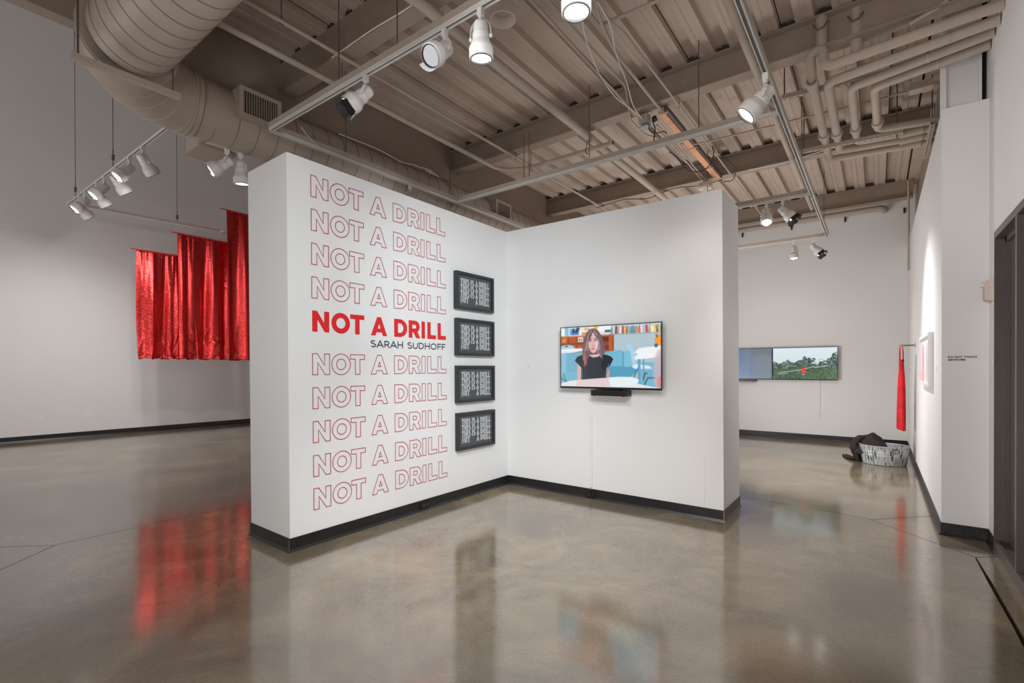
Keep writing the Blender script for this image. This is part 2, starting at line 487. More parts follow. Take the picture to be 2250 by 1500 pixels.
# lean of the top edge as seen in the room (out of plumb by about a centimetre)
for i in range(6, 12):
    x, y, z = pp.v[i]
    pp.v[i] = (x - 0.012, y - 0.012, z + (0.008 if x < -2 else -0.02))
part = struct('wall_partition', pp, WHITE)
MB().box((-1.30, YB - 0.0135, 0.11), (-1.2985, YB - 0.006, ZP - 0.03)).build('board_joint', mat('joint_shadow', (0.55, 0.54, 0.53), 0.6), part)


def baseboard(name, pts, h=0.105, t=0.010, toe=0.014, closed=False, parent=None):
    """coved vinyl base along a polyline; the room lies to the right of the direction of travel"""
    prof = [(0.0, h), (t * 0.6, h), (t * 0.6, 0.022), (toe * 0.9, 0.010), (toe * 1.35, 0.0)]
    P = [Vector((x, y)) for x, y in pts]
    n = len(P); rows = []
    for i in range(n):
        if i == 0 and not closed: d = (P[1] - P[0]).normalized(); nn = Vector((d.y, -d.x)); k = 1
        elif i == n - 1 and not closed: d = (P[-1] - P[-2]).normalized(); nn = Vector((d.y, -d.x)); k = 1
        else:
            d1 = (P[i] - P[i - 1]).normalized(); d2 = (P[(i + 1) % n] - P[i]).normalized()
            n1 = Vector((d1.y, -d1.x)); n2 = Vector((d2.y, -d2.x)); nn = n1 + n2; k = 2 / max(0.3, nn.dot(nn)) ; nn = nn * k / 1.0 / 1.0
            nn = (n1 + n2) / (1 + n1.dot(n2))
        rows.append([(P[i].x + nn.x * o, P[i].y + nn.y * o, z) for o, z in prof])
    m = MB(); q = len(prof)
    v = [p for r in rows for p in r]
    f = []
    for i in range(n if closed else n - 1):
        j = (i + 1) % n
        for k in range(q - 1):
            f.append((i * q + k, i * q + k + 1, j * q + k + 1, j * q + k))
    m.add(v, f)
    return struct(name, m, BASEB, parent)


e = 0.0015
bp_ = baseboard('baseboard_partition', [(-4.28, 5.38), (-4.28 - e, 1.975 - e), (XA + e, 1.965 - e), (XA + e, YB - e), (-1.128 + e, YB - 0.012 - e), (-1.128 + e, 5.36), (-1.13, 5.37)][::-1][::-1])
MB().box((-1.131, YB - 0.0235, 0.004), (-1.118, YB - 0.018, 0.10)).build('split_seam', mat('raw_edge', srgb(150, 88, 55), 0.7), bp_)
MB().box((XA + 0.004, 1.957, 0.002), (XA + 0.012, 1.949, 0.095)).build('split_seam', mat('rust_edge', srgb(96, 50, 38), 0.7), bp_)
q0, q1 = lw_point(-4.4, 0), lw_point(13.4, 0)
baseboard('baseboard_left', [(q1.x, q1.y), (q0.x, q0.y)][::-1])
baseboard('baseboard_back', [(-5.2, YE), (XR, YE)])
baseboard('baseboard_right', [(XR, YE - 0.02), (XR, 5.471), (XR2, 5.471), (XR2, 5.243)])

# ---- ceiling: corrugated steel deck, sheet by sheet
ce = struct('ceiling', MB().box((-4.84, -4.4, 4.59), (2.2, YE, 4.66)), DARK)
P0, PITCH_ = -0.607 - 0.10, 0.275
bays = [(-4.4, 0.15), (0.15, 2.6), (2.6, 5.055), (5.055, 7.53), (7.53, 10.3), (10.3, YE)]
ZD = 4.492


def sheet(x0, ribs, y0, y1):
    xs = []
    for k in range(ribs):
        b = x0 + k * PITCH_
        xs += [(b, 4.550), (b + 0.022, 4.552), (b + 0.10, 4.552), (b + 0.122, ZD), (b + 0.166, ZD), (b + 0.176, ZD + 0.006), (b + 0.212, ZD + 0.006), (b + 0.222, ZD), (b + 0.262, ZD)]
    xs.append((x0 + ribs * PITCH_ - 0.006, 4.548))
    v = [(x, y0 + 0.003, z) for x, z in xs] + [(x, y1 - 0.003, z) for x, z in xs]
    n = len(xs)
    return v, [(i, n + i, n + i + 1, i + 1) for i in range(n - 1)]


x = P0 - PITCH_ * 15
while x < 0.35:
    for (y0, y1) in bays:
        ribs = 3
        v, f = sheet(x, ribs, y0, y1)
        v = [(min(max(a, -4.84), 0.40 if y1 > 5.6 else 2.1), b, c) for a, b, c in v]
        MB().add(v, f).build('deck_sheet', BROWN, ce)
    x += PITCH_ * 3
MB().box((0.40, 5.62, ZD - 0.004), (0.56, YE, ZD + 0.01)).build('end_flat', BROWN, ce)
wallbox('ceiling_hall', (-14.2, -4.5, 9.0), (-4.84, 13.5, 9.1), WHITE2)

# ---- steel beams
def beam(y, lab, x0=-4.842, x1=0.50):
    m = MB()
    hw = 0.075
    m.box((x0, y - hw, 4.20), (x1, y + hw, 4.216)).box((x0, y - hw, 4.472), (x1, y + hw, 4.488)).box((x0, y - 0.006, 4.216), (x1, y + 0.006, 4.472))
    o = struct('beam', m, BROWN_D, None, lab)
    c = MB()
    rr = random.Random(int(y * 10))
    xx = P0 - PITCH_ * 15
    while xx < 0.3:
        if xx > x0:
            a, b = xx + 0.012, xx + 0.112
            poly = [(a - 0.01, 4.489)]
            for k in range(7):
                poly.append((a + (b - a) * k / 6 + rr.uniform(-.004, .004), 4.522 + rr.uniform(-0.010, 0.016)))
            poly.append((b + 0.012, 4.489))
            n = len(poly)
            c.add([(p[0], y - hw + 0.004, p[1]) for p in poly] + [(p[0], y - hw + 0.03, p[1]) for p in poly],
                  [tuple(range(n)), tuple(range(2 * n - 1, n - 1, -1))] + [(i, n + i, n + (i + 1) % n, (i + 1) % n) for i in range(n)])
        xx += PITCH_
    fc = c.build('flute_closure', mat('closure_foam_shade', (0.035, 0.029, 0.025), 0.9, var=0.3), o); fc['kind'] = 'stuff'  # flute closures, coloured to match the brownish shadow in the flutes
    return o


beam(0.15, 'steel beam over the camera end of the gallery', x1=2.1)
beam(2.6, 'brown steel beam nearest the big duct', x1=2.1)
beam(5.055, 'long brown steel beam over the corner of the partition', x1=0.72)
beam(7.53, 'brown steel beam behind the partition top')
beam(10.3, 'brown steel beam along the far white wall', x1=0.47)
# column stub and vertical pipe in the far corner
tag(MB().tube([(0.405, 10.18, 3.0), (0.405, 10.18, 4.45)], 0.016, 10).build('corner_conduit', PIPE), 'thin vertical conduit in the far corner by the right wall', 'conduit')

# ================================================================== DUCT
def duct():
    t = thing('spiral_duct', 'large taupe spiral duct bending under the ceiling and running behind the partition', 'duct', (-4.867, 1.14, 3.754))
    R = 0.262
    ZC = 3.754
    MB().tube([(0.71, 1.14, ZC), (-4.175, 1.14, ZC)], R, 40, cap=False).build('trunk', TAN, t)
    # seams of the trunk: raised rings on one shared mesh
    def ring_mesh(axis, r, wd):
        m = MB(); n = 40
        th = [2 * math.pi * k / n for k in range(n)]
        for (a, b) in (((r - .002, -wd), (r + .004, -wd * .4)), ((r + .004, -wd * .4), (r + .004, wd * .4)), ((r + .004, wd * .4), (r - .002, wd))):
            v = []
            for (rr, q) in (a, b):
                for an in th:
                    c, s = rr * math.cos(an), rr * math.sin(an)
                    v.append((q, c, s) if axis == 'x' else (c, q, s))
            m.add(v, [(k, (k + 1) % n, n + (k + 1) % n, n + k) for k in range(n)], True)
        me = bpy.data.meshes.new('seam'); me.from_pydata(m.v, [], m.f); me.materials.append(SEAM_SHADE)
        me.polygons.foreach_set('use_smooth', m.s); return me
    SEAM_SHADE = mat('duct_seam_and_shade', (0.20, 0.165, 0.14), 0.5, var=0.05)
    mx = ring_mesh('x', R, 0.006); my = ring_mesh('y', R - 0.006, 0.004)

    def seam(me, loc, tilt):
        o = bpy.data.objects.new('seam', me); COL.objects.link(o); o.parent = t
        o.location = Vector(loc) - t.location; o.rotation_euler = tilt
    k = 0; xx = -4.10
    while xx < 0.68:
        seam(mx, (xx, 1.14, ZC), (0, 0, 0.09)); xx += 0.148
    # elbow in five gores
    cx, cy, rb = -4.27, 1.70, 0.585
    pts = [Vector((-4.27, 1.14, ZC))]
    ang = [0, 9, 27, 45, 63, 81, 90]
    c0 = Vector((-4.27, 1.14 + rb, ZC))
    for a in ang[1:]:
        a = math.radians(a)
        pts.append(Vector((-4.27 - rb * math.sin(a), c0.y - rb * math.cos(a), ZC)))
    MB().tube(pts, R + .012, 36, cap=False).build('elbow', TAN, t)
    for i in range(1, 6):
        d = (pts[i + 1] - pts[i - 1]).normalized()
        M = Matrix.Translation(pts[i]) @ d.to_track_quat('Z', 'Y').to_matrix().to_4x4()
        MB().lathe([(R + .012, -.004), (R + .016, 0), (R + .012, .004)], M, 36).build('gore_seam', TAN, t)
    ye = pts[-1].y
    MB().tube([(-4.855, ye, ZC), (-4.867, ye + .3, ZC), (-4.867, YE - 0.02, ZC)], R - 0.006, 40, cap=False).build('branch', TAN, t)
    yy = ye + 0.16
    while yy < YE - 0.2:
        seam(my, (-4.867, yy, ZC), (0.0, 0, -0.05)); yy += 0.178
    # flanged collars
    def collar(center, axis, r0, r1, wd):
        M = Matrix.Translation(center) @ Vector(axis).to_track_quat('Z', 'Y').to_matrix().to_4x4()
        MB().lathe([(r0, -wd), (r1, -wd), (r1, -wd * .45), (r1 - .012, -wd * .3), (r1 - .012, wd * .3), (r1 - .004, wd * .45), (r1 - .004, wd), (r0, wd)], M, 44).build('collar', TAN, t)
    collar((-4.245, 1.14, ZC), (1, 0, 0), R - .024, R + .040, 0.016)
    collar((-4.86, 1.715, ZC), (0, 1, 0), R - .02, R + .026, 0.030)
    collar((-4.867, 4.80, ZC), (0, 1, 0), R - .012, R + .014, 0.022)
    MB().tube([(-4.26, 1.14, ZC), (-4.15, 1.14, ZC)], R - .020, 40, cap=False).build('neck', SEAM_SHADE, t)  # dark colour paints in the shade of the recess behind the collar
    return t


duct()


def register(name_label, x0, x1, y0, y1, z0, z1, face=1, nbl=14):
    t = thing('air_register', name_label, 'air vent', (x0, (y0 + y1) / 2, z0))
    fx = x1 if face > 0 else x0
    m = MB()
    # open-fronted box: back, sides, top, bottom
    s = 0.006
    bx = [((x0, y0, z0), (x1, y0 + s, z1)), ((x0, y1 - s, z0), (x1, y1, z1)), ((x0 + .0004, y0 + s, z0 + .0004), (x1 - .0004, y1 - s, z0 + s)), ((x0 + .0004, y0 + s, z1 - s), (x1 - .0004, y1 - s, z1 - .0004))]
    bx.append(((x0 + .001, y0 + s, z0 + s), (x0 + s, y1 - s, z1 - s)) if face > 0 else ((x1 - s, y0 + s, z0 + s), (x1 - .001, y1 - s, z1 - s)))
    for a, b in bx: m.box(a, b)
    m.build('box', TAN, t)
    MB().box((fx - face * 0.07, y0 + .01, z0 + .01), (fx - face * 0.064, y1 - .01, z1 - .01)).build('back_plate', DARK, t)
    f = MB(); b = 0.032; o = face * 0.006
    for a, c in (((y0 - .004, z0 - .004), (y1 + .004, z0 + b)), ((y0 - .004, z1 - b), (y1 + .004, z1 + .004)), ((y0 - .004, z0 + b), (y0 + b, z1 - b)), ((y1 - b, z0 + b), (y1 + .004, z1 - b))):
        f.box((fx - face * .004, a[0], a[1]), (fx + o, c[0], c[1]))
    f.build('frame', TAN, t)
    for k in range(nbl):
        y = y0 + b + (k + .5) * (y1 - y0 - 2 * b) / nbl
        MB().box((fx - face * 0.030, y - .0022, z0 + b), (fx - face * .002, y + .0022, z1 - b)).build('blade', TAN, t)
    return t


register('taupe air register box with dark grille on the duct near its elbow', -4.70, -4.53, 2.005, 2.375, 3.675, 3.937)
register('taupe air register box on the duct above the partition corner', -4.70, -4.53, 5.625, 5.985, 3.655, 3.925, nbl=11)
register('taupe air register box hanging from the hall side of the duct', -5.36, -5.03, 1.865, 2.19, 3.49, 3.74, face=-1)
# saddle of the first register
tag(MB().box((-4.72, 2.39, 3.66), (-4.58, 2.56, 3.672)).build('duct_saddle_plate', TAN), 'small taupe plate under the duct beside the track corner', 'plate')

# trapeze hanger under the trunk
t = thing('duct_trapeze', 'taupe strut trapeze hanger carrying the big duct trunk', 'hanger', (-4.10, 1.1, 3.42))
m = MB(); m.box((-4.13, 0.80, 3.395), (-4.09, 1.40, 3.401)).box((-4.13, 0.80, 3.401), (-4.126, 1.40, 3.436)).box((-4.094, 0.80, 3.401), (-4.09, 1.40, 3.436)).box((-4.126, .80, 3.401), (-4.094, .806, 3.434)); m.build('bar', TAN, t)
for y in (0.83, 1.355):
    MB().tube([(-4.11, y, 3.40), (-4.11, y, 4.50)], 0.006, 8).build('rod', RODM, t)

# ================================================================== PIPES AND CONDUITS
def pipe(name, label, cat, pts, r, br=0.08, m=PIPE, n=12, parts=None, group=None):
    pts = [Vector(p) for p in pts]
    o = MB().tube(bend(pts, br) if len(pts) > 2 and br else pts, r, n).build(name, m, None, origin=pts[0])
    tag(o, label, cat, group)
    for (pn_, c, ax, rr, ln) in parts or []:
        MM = Matrix.Translation(Vector(c)) @ Vector(ax).to_track_quat('Z', 'Y').to_matrix().to_4x4()
        MB().lathe([(r * .9, -ln), (rr, -ln), (rr, ln), (r * .9, ln)], MM, 14).build(pn_, m, o)
    return o


def clamp(o, c, up, r):
    """hanger: ring clip with a threaded rod going up from point c"""
    c = Vector(c)
    MB().tube([c + Vector((0, r * math.cos(a) * 1.2, r * math.sin(a) * 1.2)) for a in [2 * math.pi * k / 10 for k in range(10)]], 0.004, 6, closed=True).build('clip', RODM, o)
    MB().tube([c + Vector((0, 0, r)), c + Vector((0, 0, up))], 0.004, 6).build('hanger_rod', RODM, o)


p = pipe('sprinkler_main', 'thick taupe pipe running away under the beams over the partition', 'pipe', [(-2.69, -3.0, 4.10), (-2.69, YE, 4.10)], 0.045,
         n=16, parts=[('coupling', (-2.69, 5.09, 4.10), (0, 1, 0), 0.052, 0.05), ('coupling', (-2.69, 2.35, 4.10), (0, 1, 0), 0.052, 0.04)])
p = pipe('bent_conduit', 'taupe pipe that curves right and ends open above the track', 'pipe', [(-3.90, -3.0, 3.98), (-3.92, 4.95, 3.98), (-3.6, 5.12, 3.98), (-2.41, 5.115, 3.98)], 0.026, 0.25)
clamp(p, (-3.55, 5.12, 3.98), 0.22, 0.03); clamp(p, (-2.75, 5.12, 3.98), 0.22, 0.03); clamp(p, (-3.91, 2.62, 3.98), 0.22, 0.03)
tag(MB().disc(0.019, 0, Matrix.Translation((-2.4095, 5.115, 3.98)) @ Matrix.Rotation(math.pi / 2, 4, 'Y'), 12).build('pipe_mouth', DARK, p))
p = pipe('conduit', 'slim taupe conduit running straight away left of the thick pipe', 'conduit', [(-3.745, -3.0, 4.14), (-3.745, 9.8, 4.14)], 0.017)
clamp(p, (-3.745, 1.97, 4.14), 0.35, 0.02); clamp(p, (-3.745, 5.055, 4.14), 0.06, 0.02)
p = pipe('conduit', 'slim conduit stepping down round the beam left of the junction box', 'conduit',
         [(-2.10, -2.0, 4.35), (-2.10, 4.75, 4.35), (-2.14, 4.93, 4.20), (-2.19, 5.08, 4.16), (-2.19, 5.50, 4.16), (-2.07, 5.74, 4.16), (-2.05, 6.6, 4.16)], 0.010, 0.05)
p = pipe('conduit', 'slim conduit ending at the junction box on the beam', 'conduit', [(-2.11, -2.0, 4.30), (-2.105, 5.20, 4.17)], 0.012)
p = pipe('conduit', 'first of two slim conduits side by side beyond the junction box', 'conduit', [(-2.02, 5.35, 4.15), (-2.01, 5.8, 4.15), (-2.06, 7.9, 4.15)], 0.009, 0.05)
p = pipe('conduit', 'second of two slim conduits side by side beyond the junction box', 'conduit', [(-1.985, 5.35, 4.15), (-1.98, 6.0, 4.15), (-2.015, 7.9, 4.15)], 0.009, 0.05)
p = pipe('conduit', 'taupe conduit making a U-turn behind the round flood lamp', 'conduit', [(-1.76, 3.2, 4.33), (-1.90, 3.58, 4.33), (-1.895, 3.76, 4.33), (-1.78, 3.765, 4.33), (0.4, 3.85, 4.33)], 0.015, 0.10)
p = pipe('conduit', 'conduit curving away from the flood lamp to the pine batten', 'conduit', [(-1.66, 3.1, 4.40), (-1.83, 3.55, 4.33), (-1.855, 3.95, 4.20), (-1.846, 5.13, 4.16)], 0.015, 0.2)
p = pipe('conduit', 'kinked conduit running over the right end of the pine batten', 'conduit', [(-1.70, -2.0, 4.20), (-1.705, 3.62, 4.18), (-1.665, 3.74, 4.17), (-1.662, 5.0, 4.16), (-1.667, 7.7, 4.16), (-1.667, 10.2, 4.16)], 0.011, 0.05)
clamp(p, (-1.667, 5.13, 4.16), 0.05, 0.014)
p = pipe('right_pipe', 'taupe pipe running away beside the long right-hand track', 'pipe', [(-0.875, -3.0, 4.10), (-0.885, 9.6, 4.10)], 0.030, n=14)
p = pipe('cross_conduit', 'slim conduit crossing the ceiling behind the track to the right wall', 'conduit', [(-1.92, 5.98, 4.15), (-1.84, 6.08, 4.15), (-1.6, 6.12, 4.15), (0.24, 6.21, 4.15)], 0.010, 0.05,
         parts=[('coupling', (0.2, 6.209, 4.15), (1, 0, 0), 0.016, 0.03)])
MB().box((0.25, 6.15, 4.13), (0.43, 6.27, 4.20)).build('end_box', PIPE, p)
p = pipe('rear_pipe', 'thick taupe pipe along the top of the far white wall', 'pipe', [(-4.7, 10.9, 4.265), (0.07, 10.9, 4.265), (0.11, 11.1, 4.265)], 0.055, 0.06, n=14)
p = pipe('rear_conduit', 'thin conduit just above the pipe on the far wall', 'conduit', [(-4.7, 10.62, 4.36), (0.47, 10.62, 4.36)], 0.014)
clamp(p, (-0.32, 10.62, 4.36), 0.12, 0.016)

# bundle of insulated pipes in the right corner
BZ = 4.0
bund = [
    ('insulated pipe with a raised hooked elbow, uppermost of the bundle at the right wall', [(0.727, 4.90, BZ + .02), (-0.372, 5.00, BZ + .02), (-0.380, 5.005, BZ + .20), (-0.475, 5.03, BZ + .20), (-0.475, 5.12, BZ + .01), (-0.478, 7.19, BZ), (0.535, 7.31, BZ)], 0.040),
    ('insulated pipe directly below the hooked one in the bundle at the right wall', [(0.727, 5.02, BZ - .02), (-0.36, 5.24, BZ), (-0.362, 6.97, BZ), (0.535, 7.11, BZ)], 0.040),
    ('third insulated pipe down with a bright band in the bundle at the right wall', [(0.727, 5.225, BZ), (-0.192, 5.46, BZ), (-0.188, 6.82, BZ), (0.535, 6.92, BZ)], 0.038),
    ('lowest insulated pipe with the short elbow in the bundle at the right wall', [(0.727, 5.405, BZ), (-0.02, 5.585, BZ), (0.003, 6.60, BZ), (0.535, 6.72, BZ)], 0.038),
]
caps = [(-0.478, 6.40), (-0.362, 6.43), (-0.189, 6.43), (0.002, 6.41)]
for k, (lab, pts, r) in enumerate(bund):
    o = pipe('insulated_pipe', lab, 'pipe', pts, r, 0.075, n=16, group='insulated pipes at the right wall')
    cxp, cyp = caps[k]
    MM = Matrix.Translation((cxp, cyp, BZ)) @ Matrix.Rotation(-math.pi / 2, 4, 'X')
    MB().lathe([(r * .9, -.035), (r + .016, -.035), (r + .016, .035), (r * .9, .035)], MM, 18).build('coupling', PIPE, o)
    if k == 0:
        MM = Matrix.Translation((-0.476, 5.17, BZ)) @ Matrix.Rotation(-math.pi / 2, 4, 'X')
        MB().lathe([(r * .9, -.05), (r + .012, -.05), (r + .012, .05), (r * .9, .05)], MM, 18).build('coupling', PIPE, o)
    if k < 3:
        MM = Matrix.Translation((0.30, pts[-1][1] - 0.035, BZ)) @ Matrix.Rotation(math.pi / 2, 4, 'Y')
        MB().lathe([(r * .9, -.10), (r + .008, -.10), (r + .008, .10), (r * .9, .10)], MM, 18).build('sleeve', PIPE, o)
    # bands near the wall
    a, b = Vector(pts[0]), Vector(pts[1]); q = a + (b - a) * (0.42 if k in (2, 3) else 0.25); dd = (b - a).normalized()
    MM = Matrix.Translation(q) @ dd.to_track_quat('Z', 'Y').to_matrix().to_4x4()
    MB().lathe([(r, -.004), (r + .003, -.004), (r + .003, .004), (r, .004)], MM, 18).build('band', mat('pale_band', (0.62, 0.52, 0.42), 0.5) if k > 1 else PIPE, o)


def strut(label, a, b, holes_side):
    a, b = Vector(a), Vector(b); d = (b - a); L = d.length; d.normalize()
    s = Vector((-d.y, d.x, 0)) * 0.02
    t = thing('strut_channel', label, 'strut', a)
    m = MB()
    def bar(o0, o1, z0, z1):
        v = [a + o0 + Vector((0, 0, z0)), b + o0 + Vector((0, 0, z0)), b + o1 + Vector((0, 0, z0)), a + o1 + Vector((0, 0, z0))]
        v += [q + Vector((0, 0, z1 - z0)) for q in v]
        m.add(v, [(0, 3, 2, 1), (4, 5, 6, 7), (0, 1, 5, 4), (1, 2, 6, 5), (2, 3, 7, 6), (3, 0, 4, 7)])
    bar(-s, s, -0.003, 0.0); bar(-s, -s * .85, 0, 0.04); bar(s * .85, s, 0, 0.04)
    m.build('channel', PIPE, t)
    n = int(L / 0.055)
    h = MB()
    for k in range(n):
        c = a + d * (0.03 + k * 0.055)
        v = [c - d * .012 - s * .25, c + d * .012 - s * .25, c + d * .012 + s * .25, c - d * .012 + s * .25]
        h.add([q + Vector((0, 0, -0.0042)) for q in v], [(0, 3, 2, 1)])
    o = h.build('slot_holes', DARK, t); o['kind'] = 'stuff'
    return t


t = strut('slotted strut under the bundle nearest the long track', (-0.755, 5.40, 4.045), (0.15, 5.52, 4.045), 1)
for q in ((-0.73, 5.405),): MB().tube([(q[0], q[1], 4.04), (q[0], q[1], 4.48)], 0.006, 8).build('rod', RODM, t)
t = strut('slotted strut carrying the ends of the bundle over the alcove', (-0.74, 6.60, 3.935), (0.22, 6.70, 3.935), 1)
for q in ((-0.69, 6.605), (0.17, 6.695)): MB().tube([(q[0], q[1], 3.90), (q[0], q[1], 4.48)], 0.006, 8).build('rod', RODM, t)
t = strut('slotted strut along the right wall under the pipe ends', (0.46, 6.66, 3.945), (0.46, 7.70, 3.945), 1)
for y in (6.72, 7.62): MB().tube([(0.46, y, 3.94), (0.46, y, 4.48)], 0.006, 8).build('rod', RODM, t)
for (xx, yy, lab) in ((-0.392, 5.02, 'wider insulated pipe stub rising to the beam, left of two'), (-0.145, 5.075, 'wider insulated pipe stub rising to the beam, right of two')):
    o = tag(MB().tube([(xx, yy, 4.06 if xx > -.3 else 4.19), (xx, yy, 4.47)], 0.044, 14).build('pipe_stub', PIPE), lab, 'pipe')
    MB().tube([(xx - .06, yy - .06, 4.40), (xx - .03, yy - .065, 4.34), (xx + .02, yy - .06, 4.35), (xx + .05, yy - .05, 4.40)], 0.006, 6).build('wire_clip', RODM, o)
# loose grey hose by the right wall top
tag(MB().tube(bend([(0.20, 5.02, 4.16), (0.42, 5.0, 4.22), (0.50, 5.0, 4.33), (0.51, 5.0, 4.48)], 0.1), 0.018, 10).build('flexible_hose', PIPE), 'curved flexible hose at the beam end above the pipes', 'hose')

# ================================================================== LIGHTING TRACK
ZT = 3.60


def rail(t, a, b):
    a, b = Vector(a), Vector(b); d = (b - a).normalized(); s = Vector((-d.y, d.x, 0))
    # profile across: u (sideways), z -- body with an open slot below
    prof = [(-.018, 0), (-.018, .032), (.018, .032), (.018, 0), (.011, 0), (.011, .012), (-.011, .012), (-.011, 0)]
    n = len(prof)
    v = [p0 + s * u + Vector((0, 0, z)) for p0 in (a, b) for u, z in prof]
    f = [(i, (i + 1) % n, n + (i + 1) % n, n + i) for i in range(n)] + [(0, 1, 6, 7), (1, 2, 5, 6), (2, 3, 4, 5), (n + 7, n + 6, n + 1, n), (n + 6, n + 5, n + 2, n + 1), (n + 5, n + 4, n + 3, n + 2)]
    mb = MB().add(v, f)
    mb.mi = [0] * len(mb.f)
    for i in (5,): mb.mi[i] = 1
    return mb.build('rail', [TRACKW, TRACKG], t)


def channel(t, a, b):
    """the taupe carrier channel on top of a rail"""
    a, b = Vector(a), Vector(b); d = (b - a).normalized(); s = Vector((-d.y, d.x, 0)) * 0.021
    v = []
    for z in (0.034, 0.075):
        v += [a - s + Vector((0, 0, z)), b - s + Vector((0, 0, z)), b + s + Vector((0, 0, z)), a + s + Vector((0, 0, z))]
    return MB().add(v, [(0, 3, 2, 1), (4, 5, 6, 7), (0, 1, 5, 4), (1, 2, 6, 5), (2, 3, 7, 6), (3, 0, 4, 7)]).build('carrier', PIPE, t)


tg = thing('lighting_track', 'white grid of lighting track hung over the partition and gallery', 'lighting track', (-2.5, 4.7, ZT))
XT0, XT1 = -4.475, -0.668
for a, b in (((XT0, 2.25), (XT0, 10.9)), ((XT1, 2.25), (XT1, 9.68)), ((XT0, 2.25), (XT1, 2.25)), ((XT0 + .02, 4.72), (XT1 - .02, 4.72)), ((XT0 + .02, 7.18), (XT1 - .02, 7.18)), ((XT0 + .02, 9.68), (XT1, 9.68))):
    rail(tg, (a[0], a[1], ZT), (b[0], b[1], ZT)); channel(tg, (a[0], a[1], ZT), (b[0], b[1], ZT))
for (xx, yy, z1) in ((XT0 + .06, 3.0, 4.5), (-3.376, 4.72, 4.2), (-3.30, 4.72, 4.2), (-2.503, 4.72, 4.5), (-1.35, 4.72, 4.5), (-1.93, 7.18, 4.5), (XT1, 6.2, 4.5), (XT1, 3.0, 4.5), (XT1, 9.0, 4.5), (-3.4, 2.25, 4.5), (-2.7, 2.25, 4.5), (XT0, 4.6, 4.0)):
    MB().tube([(xx, yy, ZT + .07), (xx, yy, z1)], 0.0045, 6).build('suspension_rod', RODM, tg)
for (xx, yy) in ((XT1 - .06, 7.10), (XT1 - .12, 9.62), (XT0 + .05, 2.31), (XT1 - .05, 4.64)):
    m = MB(); m.box((xx - .05, yy - .012, ZT + .036), (xx + .05, yy + .012, ZT + .066)); m.box((xx - .03, yy - .02, ZT + .012), (xx - .018, yy + .02, ZT + .06)).box((xx + .018, yy - .02, ZT + .012), (xx + .03, yy + .02, ZT + .06))
    m.build('joint_bracket', PIPE, tg)
for (xx, yy, sx) in ((XT1 - .17, 7.26, .10), (XT1 - .14, 9.80, .08)):
    MB().box((xx - sx, yy - .04, ZT + .06), (xx + sx, yy + .04, ZT + .10)).build('feed_box', TRACKW, tg)

ZL = 4.42
th_ = thing('lighting_track', 'white lighting track hung on long wires in the tall hall on the far left', 'lighting track', (-9.0, 2.27, ZL))
for a, b in (((-11.93, 2.25), (-7.0, 2.28)), ((-7.02, 2.28), (-5.3, 2.29)), ((-11.91, 2.25), (-11.66, 4.78)), ((-11.66, 4.74), (-11.50, 4.75)), ((-11.66, 4.74), (-11.5, 6.6))):
    rail(th_, (a[0], a[1], ZL), (b[0], b[1], ZL))
for a, b in (((-11.90, 2.30), (-11.66, 4.74)),):
    channel(th_, (a[0], a[1], ZL), (b[0], b[1], ZL))
for (xx, yy) in ((-11.36, 2.25), (-9.19, 2.25), (-11.74, 3.936)):
    MB().tube([(xx, yy, ZL + .34), (xx, yy, 9.0)], 0.0045, 6).build('suspension_wire', RODM, th_)
    g = MB(); g.tube([(xx, yy, ZL + .03), (xx + .018, yy, ZL + .08), (xx, yy, ZL + .14), (xx - .018, yy, ZL + .08)], .004, 5, closed=True)
    g.box((xx - .03, yy - .012, ZL + .13), (xx + .03, yy + .012, ZL + .21)).tube([(xx, yy, ZL + .20), (xx + .018, yy, ZL + .27), (xx, yy, ZL + .35), (xx - .018, yy, ZL + .27)], .004, 5, closed=True)
    g.build('wire_gripper', RODM, th_)
MB().box((-11.02, 2.36, ZL + .05), (-10.86, 2.42, ZL + .12)).build('end_feed', PIPE, th_)
dr = thing('lighting_track', 'short taupe track piece under the duct beside the hall register', 'lighting track', (-5.03, 2.05, 3.51))
rail(dr, (-4.985, 1.87, 3.51), (-4.952, 2.24, 3.51))
MB().box((-5.0, 1.84, 3.51), (-4.95, 1.90, 3.60)).build('end_bracket', PIPE, dr)

# ---- track spotlights
RV, UV, FV = _r.copy(), Vector((0, 0, 1)), _f.copy()


